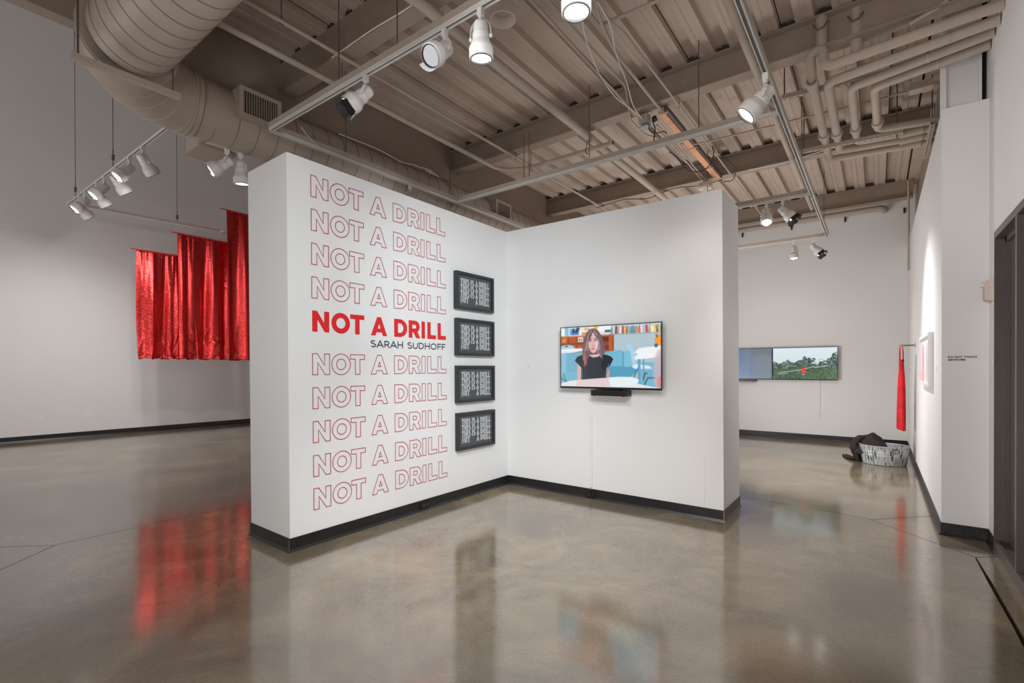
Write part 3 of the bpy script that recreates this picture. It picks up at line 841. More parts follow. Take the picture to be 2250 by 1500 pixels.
def spot(label, px, py, pz, d, size=1.0, doors=0, visor=False, lens=LENS, power=60, angle=55, blend=0.9, target=None, drop=0.10, ydir=None, plate=None, grp=None, rad=0.05, color=WARM):
    d = (RV * d[0] + UV * d[1] + FV * d[2]).normalized()
    t = thing('track_spotlight', label, 'spotlight', (px, py, pz), grp)
    s = size
    piv = Vector((px, py, pz - drop * s))
    c = piv + d * 0.045 * s + Vector((0, 0, -0.03 * s))        # middle of the housing
    M = frame_z(d, c)
    MB().box((px - .017 * s, py - .017 * s, pz - .045 * s), (px + .017 * s, py + .017 * s, pz + .006)).tube([(px, py, pz - .04 * s), (px, py, pz - .075 * s)], .012 * s, 10).build('adapter', LAMPW, t)
    # yoke: flat strap from the adapter round the housing to its two pivots
    side = (M.to_3x3() @ Vector((1, 0, 0))).normalized()
    rr = 0.066 * s
    top = Vector((px, py, pz - .07 * s))
    y = MB()
    pa = []
    up = (top - c).normalized() if (top - c).length > 1e-4 else UV
    for k in range(13):
        a = math.pi * k / 12
        pa.append(c + side * (rr * math.cos(a)) + up * ((top - c).length * math.sin(a) ** 0.6))
    wdir = side.cross(up).normalized() * 0.010 * s
    v = []
    for q in pa: v += [q - wdir, q + wdir]
    for q in pa: v += [q - wdir + (q - c).normalized() * .003, q + wdir + (q - c).normalized() * .003]
    n2 = len(pa) * 2
    y.add(v, [(2 * i, 2 * i + 1, 2 * i + 3, 2 * i + 2) for i in range(12)] + [(n2 + 2 * i + 2, n2 + 2 * i + 3, n2 + 2 * i + 1, n2 + 2 * i) for i in range(12)]
          + [(2 * i, 2 * i + 2, n2 + 2 * i + 2, n2 + 2 * i) for i in range(12)] + [(2 * i + 1, n2 + 2 * i + 1, n2 + 2 * i + 3, 2 * i + 3) for i in range(12)])
    y.build('yoke', LAMPW, t)
    for sg in (-1, 1):
        MM = Matrix.Translation(c + side * sg * rr) @ side.to_track_quat('Z', 'Y').to_matrix().to_4x4()
        MB().lathe([(0, -.008 * s), (.011 * s, -.008 * s), (.011 * s, .008 * s), (0, .008 * s)], MM, 12).build('knob', LAMPW, t)
    P = [(0, .095), (.034, .093), (.042, .080), (.046, .030), (.0465, .028), (.051, .022), (.052, -.012), (.050, -.014), (.056, -.030), (.060, -.034), (.073, -.062), (.0745, -.070), (.0735, -.120), (.070, -.124), (.062, -.124), (.058, -.108)]
    MB().lathe([(a * s, b * s) for a, b in P], M, 28).build('housing', LAMPW, t)
    MB().lathe([(.0625 * s, -.1245 * s), (.0655 * s, -.128 * s), (.061 * s, -.128 * s), (.058 * s, -.112 * s)], M, 28).build('lens_ring', BLACKM, t)
    MB().disc(.060 * s, -.116 * s, M, 28, flip=True).build('lens', lens, t)
    if visor:
        # scoop-like glare snoot made of sheet metal
        MB().lathe([(.064 * s, -.112 * s), (.074 * s, -.165 * s), (.076 * s, -.165 * s), (.066 * s, -.112 * s)], M @ Matrix.Rotation(math.radians(visor), 4, 'Z'), 20, arc=math.radians(200), sharp=True).build('glare_snoot', LAMPW, t)
    for k in range(doors):
        ang = 2 * math.pi * k / doors + 0.4
        MM = M @ Matrix.Rotation(ang, 4, 'Z')
        w0, w1 = 0.050 * s, 0.060 * s
        v = [MM @ Vector((.063 * s, -w0, -.122 * s)), MM @ Vector((.063 * s, w0, -.122 * s)), MM @ Vector((.078 * s, w1, -.176 * s)), MM @ Vector((.080 * s, w1 * .3, -.186 * s)), MM @ Vector((.077 * s, 0, -.174 * s)), MM @ Vector((.080 * s, -w1 * .4, -.187 * s)), MM @ Vector((.078 * s, -w1, -.178 * s))]
        off = MM.to_3x3() @ Vector((.002, 0, 0))
        n = len(v)
        MB().add(v + [q + off for q in v], [tuple(range(n)), tuple(range(2 * n - 1, n - 1, -1))] + [(i, n + i, n + (i + 1) % n, (i + 1) % n) for i in range(n)]).build('barn_door', BLACKM, t)
    if power:
        pos = c + d * 0.135 * s
        tgt = Vector(target) if target else pos + d
        spot_light('spot_beam', pos, tgt, power, angle, blend, rad, color, t)
    return t


# near cross rail
spot('white track spotlight with three barrel steps pointing straight down beside the speaker', -1.93, 2.25, ZT, (0.02, -1, 0.06), power=300, angle=80, target=(-2.2, 3.2, 0))
spot('white track spotlight with a bowl-shaped glare snoot facing the camera', -2.235, 2.25, ZT, (-0.42, -0.62, -0.62), visor=150, lens=LENSD, power=0, angle=80, target=(-3.6, 2.6, 1.5))
spot('white track spotlight with jagged black barn doors on the near rail', -3.06, 2.25, ZT, (-0.62, -0.62, -0.22), doors=4, power=12, angle=60, target=(-2.2, 4.73, 1.0))
spot('round flood lamp with wide lit lens hanging at the top edge', -1.27, 2.25, ZT, (0.0, -1, -0.04), size=1.06, lens=LENSB, power=65, angle=110, target=(-1.27, 2.6, 0))
# long right rail
spot('white track spotlight on the long right-hand rail tilted towards the television', XT1, 4.02, ZT, (-0.62, -0.68, 0.16), size=1.15, power=25, angle=70, target=(-1.9, 4.7, 1.3), doors=0)
# third cross rail, over the alcove
spot('white spotlight with plain lit lens on the upper alcove rail', -1.18, 7.18, ZT, (-0.20, -0.85, -0.42), power=330, angle=95, target=(-1.3, 8.6, 0))
spot('white spotlight with black barn doors on the upper alcove rail', -0.99, 7.18, ZT, (0.50, -0.70, -0.38), doors=4, lens=LENSB, power=270, angle=88, blend=1.0, target=(0.437, 6.5, 0.8))
# fourth cross rail
spot('white spotlight with plain lens on the lower alcove rail', -1.165, 9.68, ZT, (-0.06, -0.97, -0.18), power=10, angle=110, target=(-1.6, 11.1, 1.2))
spot('white spotlight with black barn doors on the lower alcove rail', -0.87, 9.68, ZT, (0.36, -0.74, -0.52), doors=4, lens=LENSB, power=20, angle=70, target=(0.4, 9.4, 0.9))
# left rail over the partition
spot('white spotlight peeping over the top of the lettered partition', XT0, 3.92, ZT, (0.10, -0.75, -0.62), power=90, angle=80, target=(-3.0, 2.5, 0))
# hall track
HG = None
HX = [(-11.14, 0), (-10.79, 1), (-10.09, 0), (-9.70, 1), (-9.13, 0), (-8.50, 1), (-7.95, 0)]
HL = ['hall track spotlight turned away, first from the far end of its rail', 'hall track spotlight with glowing lens, nearest the far end of its rail', 'hall track spotlight turned away, between the first two glowing lenses',
      'hall track spotlight with glowing lens, middle of three', 'hall track spotlight turned away, between the second and third glowing lenses', 'hall track spotlight with glowing lens, nearest the big duct', 'hall track spotlight turned away, nearest the big duct']
for (xx, fc), lab in zip(HX, HL):
    if fc:
        spot(lab, xx, 2.265, ZL, (-0.36, -0.72, -0.50), size=1.28, power=35, angle=100, target=(xx - 1.0, 3.0, 0))
    else:
        spot(lab, xx, 2.265, ZL, (0.24, -0.72, 0.56), size=1.28, power=102, angle=150, blend=1.0, target=(-12.9, 3.0 + (xx + 9.5) * 0.9, -2.5))
# pair on the short piece under the duct
spot('white spotlight turned away, left of two under the duct', -4.965, 2.08, 3.51, (-0.62, -0.55, -0.35), lens=LENSB, power=30, angle=100, target=(-7.0, 3.0, 0))
spot('white spotlight hanging straight down under the duct beside the partition end', -4.955, 2.20, 3.51, (0.03, -1, 0.06), power=30, angle=80)

# ---- speaker and other cylinders on the ceiling
t = thing('ceiling_speaker', 'beige cylinder fixture with recessed perforated face beside the near spotlight', 'speaker', (-2.19, 2.80, 3.96))
MM = Matrix.Translation((-2.19, 2.80, 3.955))
MB().lathe([(.064, .062), (.088, .002), (.092, .0), (.096, .004), (.096, .10), (.05, .105)], MM, 28).build('shell', mat('beige_enamel', (0.60, 0.51, 0.43), 0.5), t)
MB().disc(.066, .060, MM, 28, flip=True).build('grille', mat('perforated_grille', (0.40, 0.35, 0.30), 0.6, var=0.6, scale=160), t)
MB().tube([(-2.19, 2.80, 4.055), (-2.19, 2.80, 4.50)], .04, 12).build('mount', PIPE, t)
t = thing('ceiling_speaker', 'beige cylinder fixture just above the right top of the partition', 'speaker', (-1.985, 7.25, 3.98))
MB().lathe([(.03, .0), (.085, 0), (.100, .02), (.100, .075), (.06, .08)], Matrix.Translation((-1.985, 7.25, 3.985)), 28).build('shell', MATS['beige_enamel'], t)
MB().disc(.086, .003, Matrix.Translation((-1.985, 7.25, 3.985)), 28, flip=True).build('grille', MATS['perforated_grille'], t)
MB().tube([(-1.985, 7.25, 4.06), (-1.985, 7.25, 4.14)], .03, 12).build('mount', PIPE, t)

# ---- bare pine batten with its fittings
t = thing('pine_batten', 'bare orange pine batten fixed under the ceiling between two beams', 'batten', (-1.84, 6.2, 4.14))
MB().add([(-1.880, 5.10, 4.135), (-1.818, 5.10, 4.135), (-1.80, 7.40, 4.135), (-1.880, 7.40, 4.135), (-1.880, 5.10, 4.16), (-1.818, 5.10, 4.16), (-1.80, 7.40, 4.16), (-1.880, 7.40, 4.16)],
         [(0, 3, 2, 1), (4, 5, 6, 7), (0, 1, 5, 4), (1, 2, 6, 5), (2, 3, 7, 6), (3, 0, 4, 7)]).build('board', WOOD, t)
MB().box((-1.818, 5.10, 4.15), (-1.785, 7.40, 4.20)).build('backing_channel', RODM, t)
for y in (5.12, 6.15, 6.9, 7.36): MB().box((-1.895, y - .012, 4.128), (-1.785, y + .012, 4.134)).build('strap', PIPE, t)

t = thing('junction_box', 'taupe junction box with loose wires hanging under the beam beside the pine batten', 'junction box', (-2.05, 5.16, 4.12))
MB().box((-2.10, 5.10, 4.09), (-2.00, 5.20, 4.19)).build('box', PIPE, t)
MB().add([(-2.10, 5.12, 4.06), (-2.01, 5.10, 4.06), (-1.98, 5.2, 4.07), (-2.08, 5.22, 4.07), (-2.10, 5.12, 4.066), (-2.01, 5.10, 4.066), (-1.98, 5.2, 4.076), (-2.08, 5.22, 4.076)], [(0, 3, 2, 1), (4, 5, 6, 7), (0, 1, 5, 4), (1, 2, 6, 5), (2, 3, 7, 6), (3, 0, 4, 7)]).build('grey_cover', mat('grey_cover', (0.32, 0.35, 0.40), 0.4), t)
rr = random.Random(3)
for k in range(6):
    q = [Vector((-2.05, 5.14, 4.13))]
    for j in range(4): q.append(q[-1] + Vector((rr.uniform(-.05, .05), rr.uniform(-.04, .04), rr.uniform(-.04, .05))))
    MB().tube(bend(q, .03), .004, 5).build('loose_wire', CABLEW, t)
m = MB()
MB().lathe([(.014, -.02), (.026, -.02), (.026, .02), (.014, .02), (.014, -.02)], Matrix.Translation((-1.93, 5.13, 4.11)) @ Matrix.Rotation(1.2, 4, 'X'), 16).build('black_ring', BLACKP, t)


def cable(name, label, pts, r, m, cat='cable', br=0.15):
    o = MB().tube(bend(pts, br, 8), r, 7).build(name, m, None, origin=pts[0])
    return tag(o, label, cat)


o = cable('power_cord', 'black cord with a loose plug dangling under the junction box', [(-1.955, 5.13, 4.10), (-1.93, 5.15, 4.02), (-1.945, 5.16, 3.93), (-1.955, 5.16, 3.88), (-1.985, 5.16, 3.85)], 0.006, BLACKP, 'cord', .04)
MB().tube([(-1.98, 5.16, 3.856), (-1.995, 5.16, 3.835), (-2.02, 5.16, 3.805)], [.010, .016, .013], 10).build('plug', BLACKP, o)
cable('power_cord', 'short black cord looping right from the junction box', [(-2.0, 5.14, 4.06), (-1.99, 5.15, 4.00), (-1.93, 5.17, 3.97), (-1.85, 5.22, 3.99), (-1.84, 5.25, 3.97)], 0.005, BLACKP, 'cord', .04)
cable('power_cord', 'black cord sagging in a deep loop across the pine batten', [(-2.07, 6.0, 4.10), (-2.0, 6.12, 4.05), (-1.97, 6.25, 3.95), (-1.86, 6.35, 3.90), (-1.70, 6.38, 3.93), (-1.62, 6.32, 4.06), (-1.625, 6.25, 4.14)], 0.006, BLACKP, 'cord', .1)
cable('power_cord', 'black cord running down to the far end of the pine batten', [(-1.60, 6.4, 4.12), (-1.55, 6.6, 4.08), (-1.50, 6.8, 4.06), (-1.54, 7.1, 4.05), (-1.64, 7.35, 4.05), (-1.78, 7.45, 4.11)], 0.006, BLACKP, 'cord', .1)
cable('power_cord', 'long black cord draped along the far beam behind the partition', [(-1.8, 7.45, 4.14), (-2.1, 7.46, 4.12), (-2.5, 7.44, 4.18), (-2.9, 7.43, 4.08), (-3.3, 7.42, 4.17), (-3.8, 7.42, 4.12)], 0.006, BLACKP, 'cord', .15)
cable('ceiling_cable', 'pale cable looping from the flood lamp down to the junction box', [(-1.55, 2.9, 4.1), (-1.85, 3.35, 4.12), (-1.98, 3.75, 4.12), (-2.07, 4.15, 4.12), (-2.10, 4.55, 4.12), (-2.06, 4.80, 4.12), (-2.05, 5.10, 4.13)], 0.005, CABLEW, 'cable', .2)
cable('ceiling_cable', 'pale cable hanging from the kinked conduit to the junction box', [(-1.68, 3.3, 4.16), (-1.70, 3.58, 4.15), (-1.80, 3.85, 4.13), (-1.90, 4.35, 4.11), (-2.02, 4.75, 4.11), (-2.05, 5.12, 4.12)], 0.005, CABLEW, 'cable', .2)
cable('ceiling_cable', 'pale cable lying in waves along the top of the duct', [(-4.62, 3.05, 3.93), (-4.64, 3.35, 3.955), (-4.62, 3.6, 3.95), (-4.60, 3.9, 3.90), (-4.62, 4.1, 3.95), (-4.64, 4.25, 3.96)], 0.006, CABLEW, 'cable', .12)
cable('ceiling_cable', 'frayed pale cable end poking out below the track corner', [(-4.40, 2.5, 3.72), (-4.44, 2.62, 3.66), (-4.46, 2.78, 3.60)], 0.004, CABLEW, 'cable', .05)
cable('ceiling_cable', 'pale cable along the beam beside the near spotlights', [(-3.9, 2.51, 4.19), (-3.3, 2.50, 4.19), (-2.9, 2.50, 4.17), (-2.5, 2.50, 4.19)], 0.006, CABLEW, 'cable', .12)
cable('ceiling_cable', 'pale cable slung along the rear beam over the alcove', [(-1.45, 7.44, 4.19), (-1.0, 7.43, 4.17), (-0.6, 7.44, 4.22), (-0.3, 7.44, 4.24)], 0.006, CABLEW, 'cable', .12)
t = thing('cable_bundle', 'bundle of tied cable ends on top of the duct', 'cable', (-4.63, 4.3, 3.95))
for k in range(5):
    MB().tube([(-4.64, 4.24 + .02 * k, 3.97), (-4.60, 4.28 + .03 * k, 3.95 + .012 * (k % 2)), (-4.58, 4.30 + .05 * k, 3.91)], .006, 6).build('cable_end', CABLEW, t)

# guide brackets on the far wall
for xx, lab in ((-2.283, 'dark bracket high on the far wall, leftmost of four'), (-1.375, 'dark bracket high on the far wall, under the alcove lamps'), (-0.489, 'dark bracket high on the far wall, right of the long track end'), (0.385, 'dark bracket high on the far wall, in the corner')):
    t = thing('wall_bracket', lab, 'bracket', (xx, YE, 4.2), 'dark brackets on the far wall')
    MB().box((xx - .014, YE - .01, 4.17), (xx + .014, YE, 4.27)).build('plate', RODM, t)
    MB().add([(xx - .012, YE - .01, 4.26), (xx + .012, YE - .01, 4.26), (xx - .012, YE - .075, 4.19), (xx + .012, YE - .075, 4.19), (xx - .012, YE - .01, 4.18), (xx + .012, YE - .01, 4.18)], [(0, 2, 3, 1), (4, 5, 3, 2), (0, 4, 2), (1, 3, 5), (0, 1, 5, 4)]).build('hook', BLACKM, t)

# ================================================================== LETTERING
def arc(cx, cy, rx, ry, a0, a1, n=10):
    return [(cx + rx * math.cos(math.radians(a0 + (a1 - a0) * k / n)), cy + ry * math.sin(math.radians(a0 + (a1 - a0) * k / n))) for k in range(n + 1)]


BOLD = {
    'N': (.889, [[(0, 0), (0, 1), (.25, 1), (.62, .44), (.62, 1), (.889, 1), (.889, 0), (.65, 0), (.27, .58), (.27, 0)]]),
    'O': (1.04, [arc(.52, .5, .52, .515, 0, 360, 40)[:-1], arc(.52, .5, .255, .265, 0, 360, 32)[:-1]]),
    'T': (.842, [[(.286, 0), (.286, .765), (0, .765), (0, 1), (.842, 1), (.842, .765), (.556, .765), (.556, 0)]]),
    'A': (1.05, [[(0, 0), (.40, 1), (.65, 1), (1.05, 0), (.765, 0), (.695, .18), (.355, .18), (.285, 0)], [(.435, .39), (.615, .39), (.525, .635)]]),
    'D': (.93, [[(0, 0), (0, 1), (.40, 1)] + arc(.40, .5, .53, .5, 90, -90, 16)[1:], [(.27, .235), (.27, .765), (.40, .765)] + arc(.40, .5, .255, .265, 90, -90, 12)[1:]]),
    'R': (.86, [[(0, 0), (0, 1), (.47, 1)] + arc(.47, .66, .355, .34, 90, -60, 12)[1:] + [(.86, 0), (.55, 0), (.35, .32), (.27, .32), (.27, 0)],
               [(.27, .545), (.27, .765), (.45, .765)] + arc(.45, .655, .105, .11, 90, -90, 8)[1:]]),
    'I': (.262, [[(0, 0), (0, 1), (.262, 1), (.262, 0)]]),
    'L': (.70, [[(0, 0), (0, 1), (.27, 1), (.27, .235), (.70, .235), (.70, 0)]]),
}
# horizontal place of each letter along the wall (metres from the left end of the row)
ROWPOS = [('N', 0.0, .152), ('O', .172, .178), ('T', .352, .144), ('A', .566, .180), ('D', .828, .158), ('R', 1.005, .148), ('I', 1.171, .045), ('L', 1.249, .119), ('L', 1.392, .119)]


def stroke(mb, pts, half, closed, to3, th=0.0006, ext=False):
    """thin flat ribbon along a 2-D polyline, mapped to 3-D by to3(u, v, lift)"""
    if ext and not closed and len(pts) < 8:
        p0, p1, q0, q1 = Vector(pts[0]), Vector(pts[1]), Vector(pts[-2]), Vector(pts[-1])
        pts = [tuple(p0 + (p0 - p1).normalized() * half)] + list(pts[1:-1]) + [tuple(q1 + (q1 - q0).normalized() * half)]
    n = len(pts); L = []; R = []
    for i in range(n):
        p = Vector(pts[i])
        if closed or 0 < i < n - 1:
            a = (p - Vector(pts[i - 1])).normalized(); b = (Vector(pts[(i + 1) % n]) - p).normalized()
        elif i == 0:
            a = b = (Vector(pts[1]) - p).normalized()
        else:
            a = b = (p - Vector(pts[-2])).normalized()
        n1 = Vector((-a.y, a.x)); n2 = Vector((-b.y, b.x)); k = max(0.25, 1 + n1.dot(n2))
        o = (n1 + n2) / k * half
        L.append(p + o); R.append(p - o)
    v = [to3(q.x, q.y, th) for q in L] + [to3(q.x, q.y, th) for q in R]
    m = n if closed else n - 1
    mb.add(v, [(n + i, n + (i + 1) % n, (i + 1) % n, i) for i in range(m)])


def filled(contours, to3, th=0.0006):
    """fill contours with holes through a 2-D curve, return mesh builder"""
    cu = bpy.data.curves.new('tmp', 'CURVE'); cu.dimensions = '2D'; cu.fill_mode = 'BOTH'
    for c in contours:
        s = cu.splines.new('POLY'); s.points.add(len(c) - 1); s.use_cyclic_u = True
        for k, (x, y) in enumerate(c): s.points[k].co = (x, y, 0, 1)
    o = bpy.data.objects.new('tmp', cu)
    me = o.to_mesh()
    mb = MB()
    vs = [v.co.copy() for v in me.vertices]
    mb.add([to3(v.x, v.y, th) for v in vs], [tuple(p.vertices) for p in me.polygons])
    o.to_mesh_clear(); bpy.data.objects.remove(o); bpy.data.curves.remove(cu)
    return mb


def big_row(y0, z0, h, solid, label):
    t = thing('wall_lettering', label, 'lettering', (XA - 0.005, y0 + .75, z0))
    for (g, off, wd) in ROWPOS:
        w0, cs = BOLD[g]
        kx = wd / w0
        to3 = lambda u, v, l: (XA + l + lean(z0 + v), y0 + off + u, z0 + v)
        sc = [[(x * kx, y * h) for x, y in c] for c in cs]
        if solid:
            mb = filled(sc, to3)
            mb.build('letter', RED, t)
        else:
            mb = MB()
            for c in sc: stroke(mb, c, 0.0031, True, to3)
            mb.build('letter', REDLINE, t)


def lean(z): return -0.012 * z / ZP + 0.0008
rows = [(2.803, 'topmost row of outlined red NOT A DRILL lettering'), (2.531, 'second row from the top of outlined NOT A DRILL lettering'), (2.258, 'third row from the top of outlined NOT A DRILL lettering'),
        (1.987, 'outlined NOT A DRILL row just above the solid red row'), (1.716, None), (1.368, 'outlined NOT A DRILL row just below the black name'), (1.094, 'second outlined NOT A DRILL row below the black name'),
        (0.820, 'third outlined NOT A DRILL row from the floor'), (0.546, 'outlined NOT A DRILL row second from the floor'), (0.279, 'lowest row of outlined red NOT A DRILL lettering')]
for k, (z0, lab) in enumerate(rows):
    big_row(2.153 + 0.0013 * k, z0, 0.170, lab is None, lab or 'solid bold red NOT A DRILL row in the middle of the partition')

# monoline glyphs: polylines in a box of height 1 (width given)
SF = {
    'S': (.62, [arc(.31, .74, .27, .225, 40, 205, 8) + arc(.31, .26, .29, .235, 70, -145, 12)]),
    'A': (.80, [[(0, 0), (.40, 1), (.80, 0)], [(.14, .30), (.66, .30)]]),
    'R': (.64, [[(.05, 0), (.05, .96), (.32, .96)] + arc(.32, .69, .26, .27, 90, -90, 8)[1:] + [(.05, .42)], [(.34, .42), (.62, 0)]]),
    'H': (.74, [[(.05, 0), (.05, 1)], [(.69, 0), (.69, 1)], [(.05, .5), (.69, .5)]]),
    'U': (.72, [[(.05, 1), (.05, .35)] + arc(.36, .33, .31, .29, 180, 360, 10) + [(.67, .35), (.67, 1)]]),
    'D': (.76, [[(.05, .04), (.05, .96), (.30, .96)] + arc(.30, .5, .41, .46, 90, -90, 12)[1:] + [(.05, .04)]]),
    'O': (.96, [arc(.48, .5, .43, .46, 0, 360, 26)]),
    'F': (.56, [[(.05, 0), (.05, .96), (.54, .96)], [(.05, .50), (.48, .50)]]),
    'T': (.66, [[(.33, 0), (.33, .96)], [(0, .96), (.66, .96)]]),
    'N': (.76, [[(.05, 0), (.05, 1), (.71, 0), (.71, 1)]]),
    'C': (.80, [arc(.45, .5, .41, .46, 45, 315, 18)]),
    'W': (1.06, [[(0, 1), (.27, 0), (.53, 1), (.79, 0), (1.06, 1)]]),
    'K': (.66, [[(.05, 0), (.05, 1)], [(.62, 1), (.06, .40)], [(.24, .58), (.64, 0)]]),
    'I': (.10, [[(.05, 0), (.05, 1)]]),
    'L': (.52, [[(.05, 1), (.05, .04), (.50, .04)]]),
    'E': (.56, [[(.54, .04), (.05, .04), (.05, .96), (.54, .96)], [(.05, .5), (.48, .5)]]),
    ' ': (.36, []),
}


def line_width(txt, gap, kx=1.0):
    return sum(SF[c][0] * kx + gap for c in txt) - gap


def text_line(txt, u0, v0, h, kx, gap, half, to3, m, parent, name='letter', th=0.0006, join=False):
    u = u0; all_ = MB()
    for c in txt:
        w_, ps = SF[c]
        mb = all_ if join else MB()
        for k_, p_ in enumerate(ps):
            stroke(mb, [(u + x * h * kx, v0 + half + y * (h - 2 * half)) for x, y in p_], half, False, to3, th + k_ * .00005, True)
        if ps and not join: mb.build(name, m, parent)
        u += (w_ * kx + gap) * h
    if join: all_.build(name, m, parent)
    return u


t = thing('wall_lettering', 'thin black capital name lettering below the solid red row', 'lettering', (XA - .005, 3.2, 1.60))
hN = 0.068
tot = line_width('SARAH SUDHOFF', .20)
text_line('SARAH SUDHOFF', 2.722, 1.607, hN, 0.949 / (tot * hN) * 1.035, .20, 0.0050, lambda u, v, l: (XA + l + lean(v), u, v), CHAR, t)
t = thing('wall_lettering', 'small black DO NOT TOUCH ARTWORK lettering on the column face', 'lettering', (0.55, 5.4705, 1.49))
to3 = lambda u, v, l: (u, 5.471 - l - .0004, v)
text_line('DO NOT TOUCH', 0.478, 1.497, 0.0165, 1.0, .18, 0.0019, to3, CHAR, t)
text_line('ARTWORK', 0.478, 1.473, 0.0165, 1.0, .18, 0.0019, to3, CHAR, t)

# ================================================================== POSTERS
def poster(y0, y1, z0, z1, label):
    t = thing('framed_poster', label, 'framed poster', (XA + .02, (y0 + y1) / 2, z0), 'four framed posters on the partition')
    x0, x1 = XA - .006, XA + .042
    fw = 0.030
    m = MB()
    for a, b in (((y0, z0), (y1, z0 + fw)), ((y0, z1 - fw), (y1, z1)), ((y0, z0 + fw), (y0 + fw, z1 - fw)), ((y1 - fw, z0 + fw), (y1, z1 - fw))):
        m.box((x0, a[0], a[1]), (x1, b[0], b[1]))
    m.build('frame', FRAMEK, t)
    MB().box((x0, y0 + fw, z0 + fw), (XA + .022, y1 - fw, z1 - fw)).build('print', POSTER, t)
    h, pitch, half = 0.0705, 0.0668, 0.0082
    top = z1 - 0.066 - h
    to3 = lambda u, v, l: (XA + .0225 + l, u, v)
    wid = dict(T=.41, H=.46, I=.215, S=.43, A=.49, D=.46, R=.47, L=.37, N=.49, O=.47)
    txt = 'THIS IS A DRILL'
    u0, W = y0 + 0.076, (y1 - y0) - 0.140
    tot = sum(wid.get(c_, .13) + .035 for c_ in txt)
    kx = W / (tot * h)
    pos = []; u = u0
    for c_ in txt:
        pos.append(u); u += (wid.get(c_, .13) + .035) * h * kx

    def glyph(mb, c_, ua, v, hf, th):
        ps = SF[c_][1]
        xs = [x for p_ in ps for x, y in p_]; lo, hi = min(xs), max(xs)
        wd = wid[c_] * h * kx - 2 * half
        for k_, p_ in enumerate(ps):
            stroke(mb, [(ua + half + ((x - lo) / (hi - lo) * wd if hi - lo > .06 else wd / 2), v + half + y * (h - 2 * half)) for x, y in p_], hf, False, to3, th + k_ * .00006, True)
    for ln in range(4):
        v = top - pitch * ln
        th = 0.0005 + 0.0006 * ln
        if ln < 3: groups_ = [[(c_, p_) for c_, p_ in zip(txt, pos) if c_ != ' ']]
        else:
            un = []; u = u0
            for c_ in 'NOT': un.append((c_, u)); u += (wid[c_] + .035) * h * kx
            groups_ = [un, [(c_, p_) for c_, p_ in list(zip(txt, pos))[8:] if c_ != ' ']]
        for gr in groups_:
            sh = MB(); g = MB()
            for c_, p_ in gr:
                glyph(sh, c_, p_, v, half + .0016, th); glyph(g, c_, p_, v, half, th + .0003)
            g.build('text_line', POSTERT, t)
            k_ = sh.build('text_outline', POSTER, t); k_['kind'] = 'stuff'


poster(3.787, 4.416, 2.060, 2.464, 'black framed poster with pale stacked capitals, topmost of four')
poster(3.795, 4.424, 1.556, 1.959, 'black framed poster with pale stacked capitals, second from the top')
poster(3.799, 4.430, 1.043, 1.447, 'black framed poster with pale stacked capitals, third from the top')
poster(3.803, 4.434, 0.529, 0.935, 'black framed poster with pale stacked capitals, lowest of four')

# ================================================================== SCREENS
class Canvas:
    def __init__(self, W, H, ss=3):
        self.W, self.H, self.ss = W, H, ss
        self.im = np.zeros((H * ss, W * ss, 3))
        yy, xx = np.mgrid[0:H * ss, 0:W * ss]
        self.u = (xx + .5) / (W * ss); self.v = (yy + .5) / (H * ss)

    def mask(self, pts):
        ms = np.zeros(self.u.shape, bool); n = len(pts)
        for i in range(n):
            x0, y0 = pts[i]; x1, y1 = pts[(i + 1) % n]
            if y0 == y1: continue
            c = ((y0 > self.v) != (y1 > self.v)) & (self.u < (x1 - x0) * (self.v - y0) / (y1 - y0) + x0)
            ms ^= c
        return ms

    def put(self, ms, col, a=1.0):
        c = np.array(col, float)
        if c.ndim == 1: self.im[ms] = self.im[ms] * (1 - a) + c * a
        else: self.im[ms] = self.im[ms] * (1 - a) + c[ms] * a

    def poly(self, pts, col, a=1.0): self.put(self.mask(pts), col, a)

    def rect(self, u0, v0, u1, v1, col, a=1.0): self.put((self.u >= u0) & (self.u <= u1) & (self.v >= v0) & (self.v <= v1), col, a)

    def ell(self, cu, cv, ru, rv, col, a=1.0): self.put(((self.u - cu) / ru) ** 2 + ((self.v - cv) / rv) ** 2 <= 1, col, a)

    def line(self, pts, wd, col, a=1.0, asp=16 / 9):
        for (x0, y0), (x1, y1) in zip(pts[:-1], pts[1:]):
            dx, dy = (x1 - x0) * asp, y1 - y0; L2 = dx * dx + dy * dy + 1e-12
            t = np.clip((((self.u - x0) * asp) * dx + (self.v - y0) * dy) / L2, 0, 1)
            d = np.hypot((self.u - x0) * asp - t * dx, self.v - y0 - t * dy)
            self.put(d < wd, col, a)

    def grad(self, c0, c1, axis='v'):
        t = (self.v if axis == 'v' else self.u)[..., None]
        return np.array(c0) * (1 - t) + np.array(c1) * t

    def blur(self, ms, k):
        im = self.im.copy()
        for ax in (0, 1):
            acc = np.zeros_like(im)
            for s in range(-k, k + 1): acc += np.roll(im, s, ax)
            im = acc / (2 * k + 1)
        self.im[ms] = im[ms]

    def done(self):
        s = self.ss
        im = self.im.reshape(self.H, s, self.W, s, 3).mean((1, 3)) / 255
        im = np.clip(im, 0, 1)
        lin = np.where(im <= 0.04045, im / 12.92, ((im + .055) / 1.055) ** 2.4)
        return lin


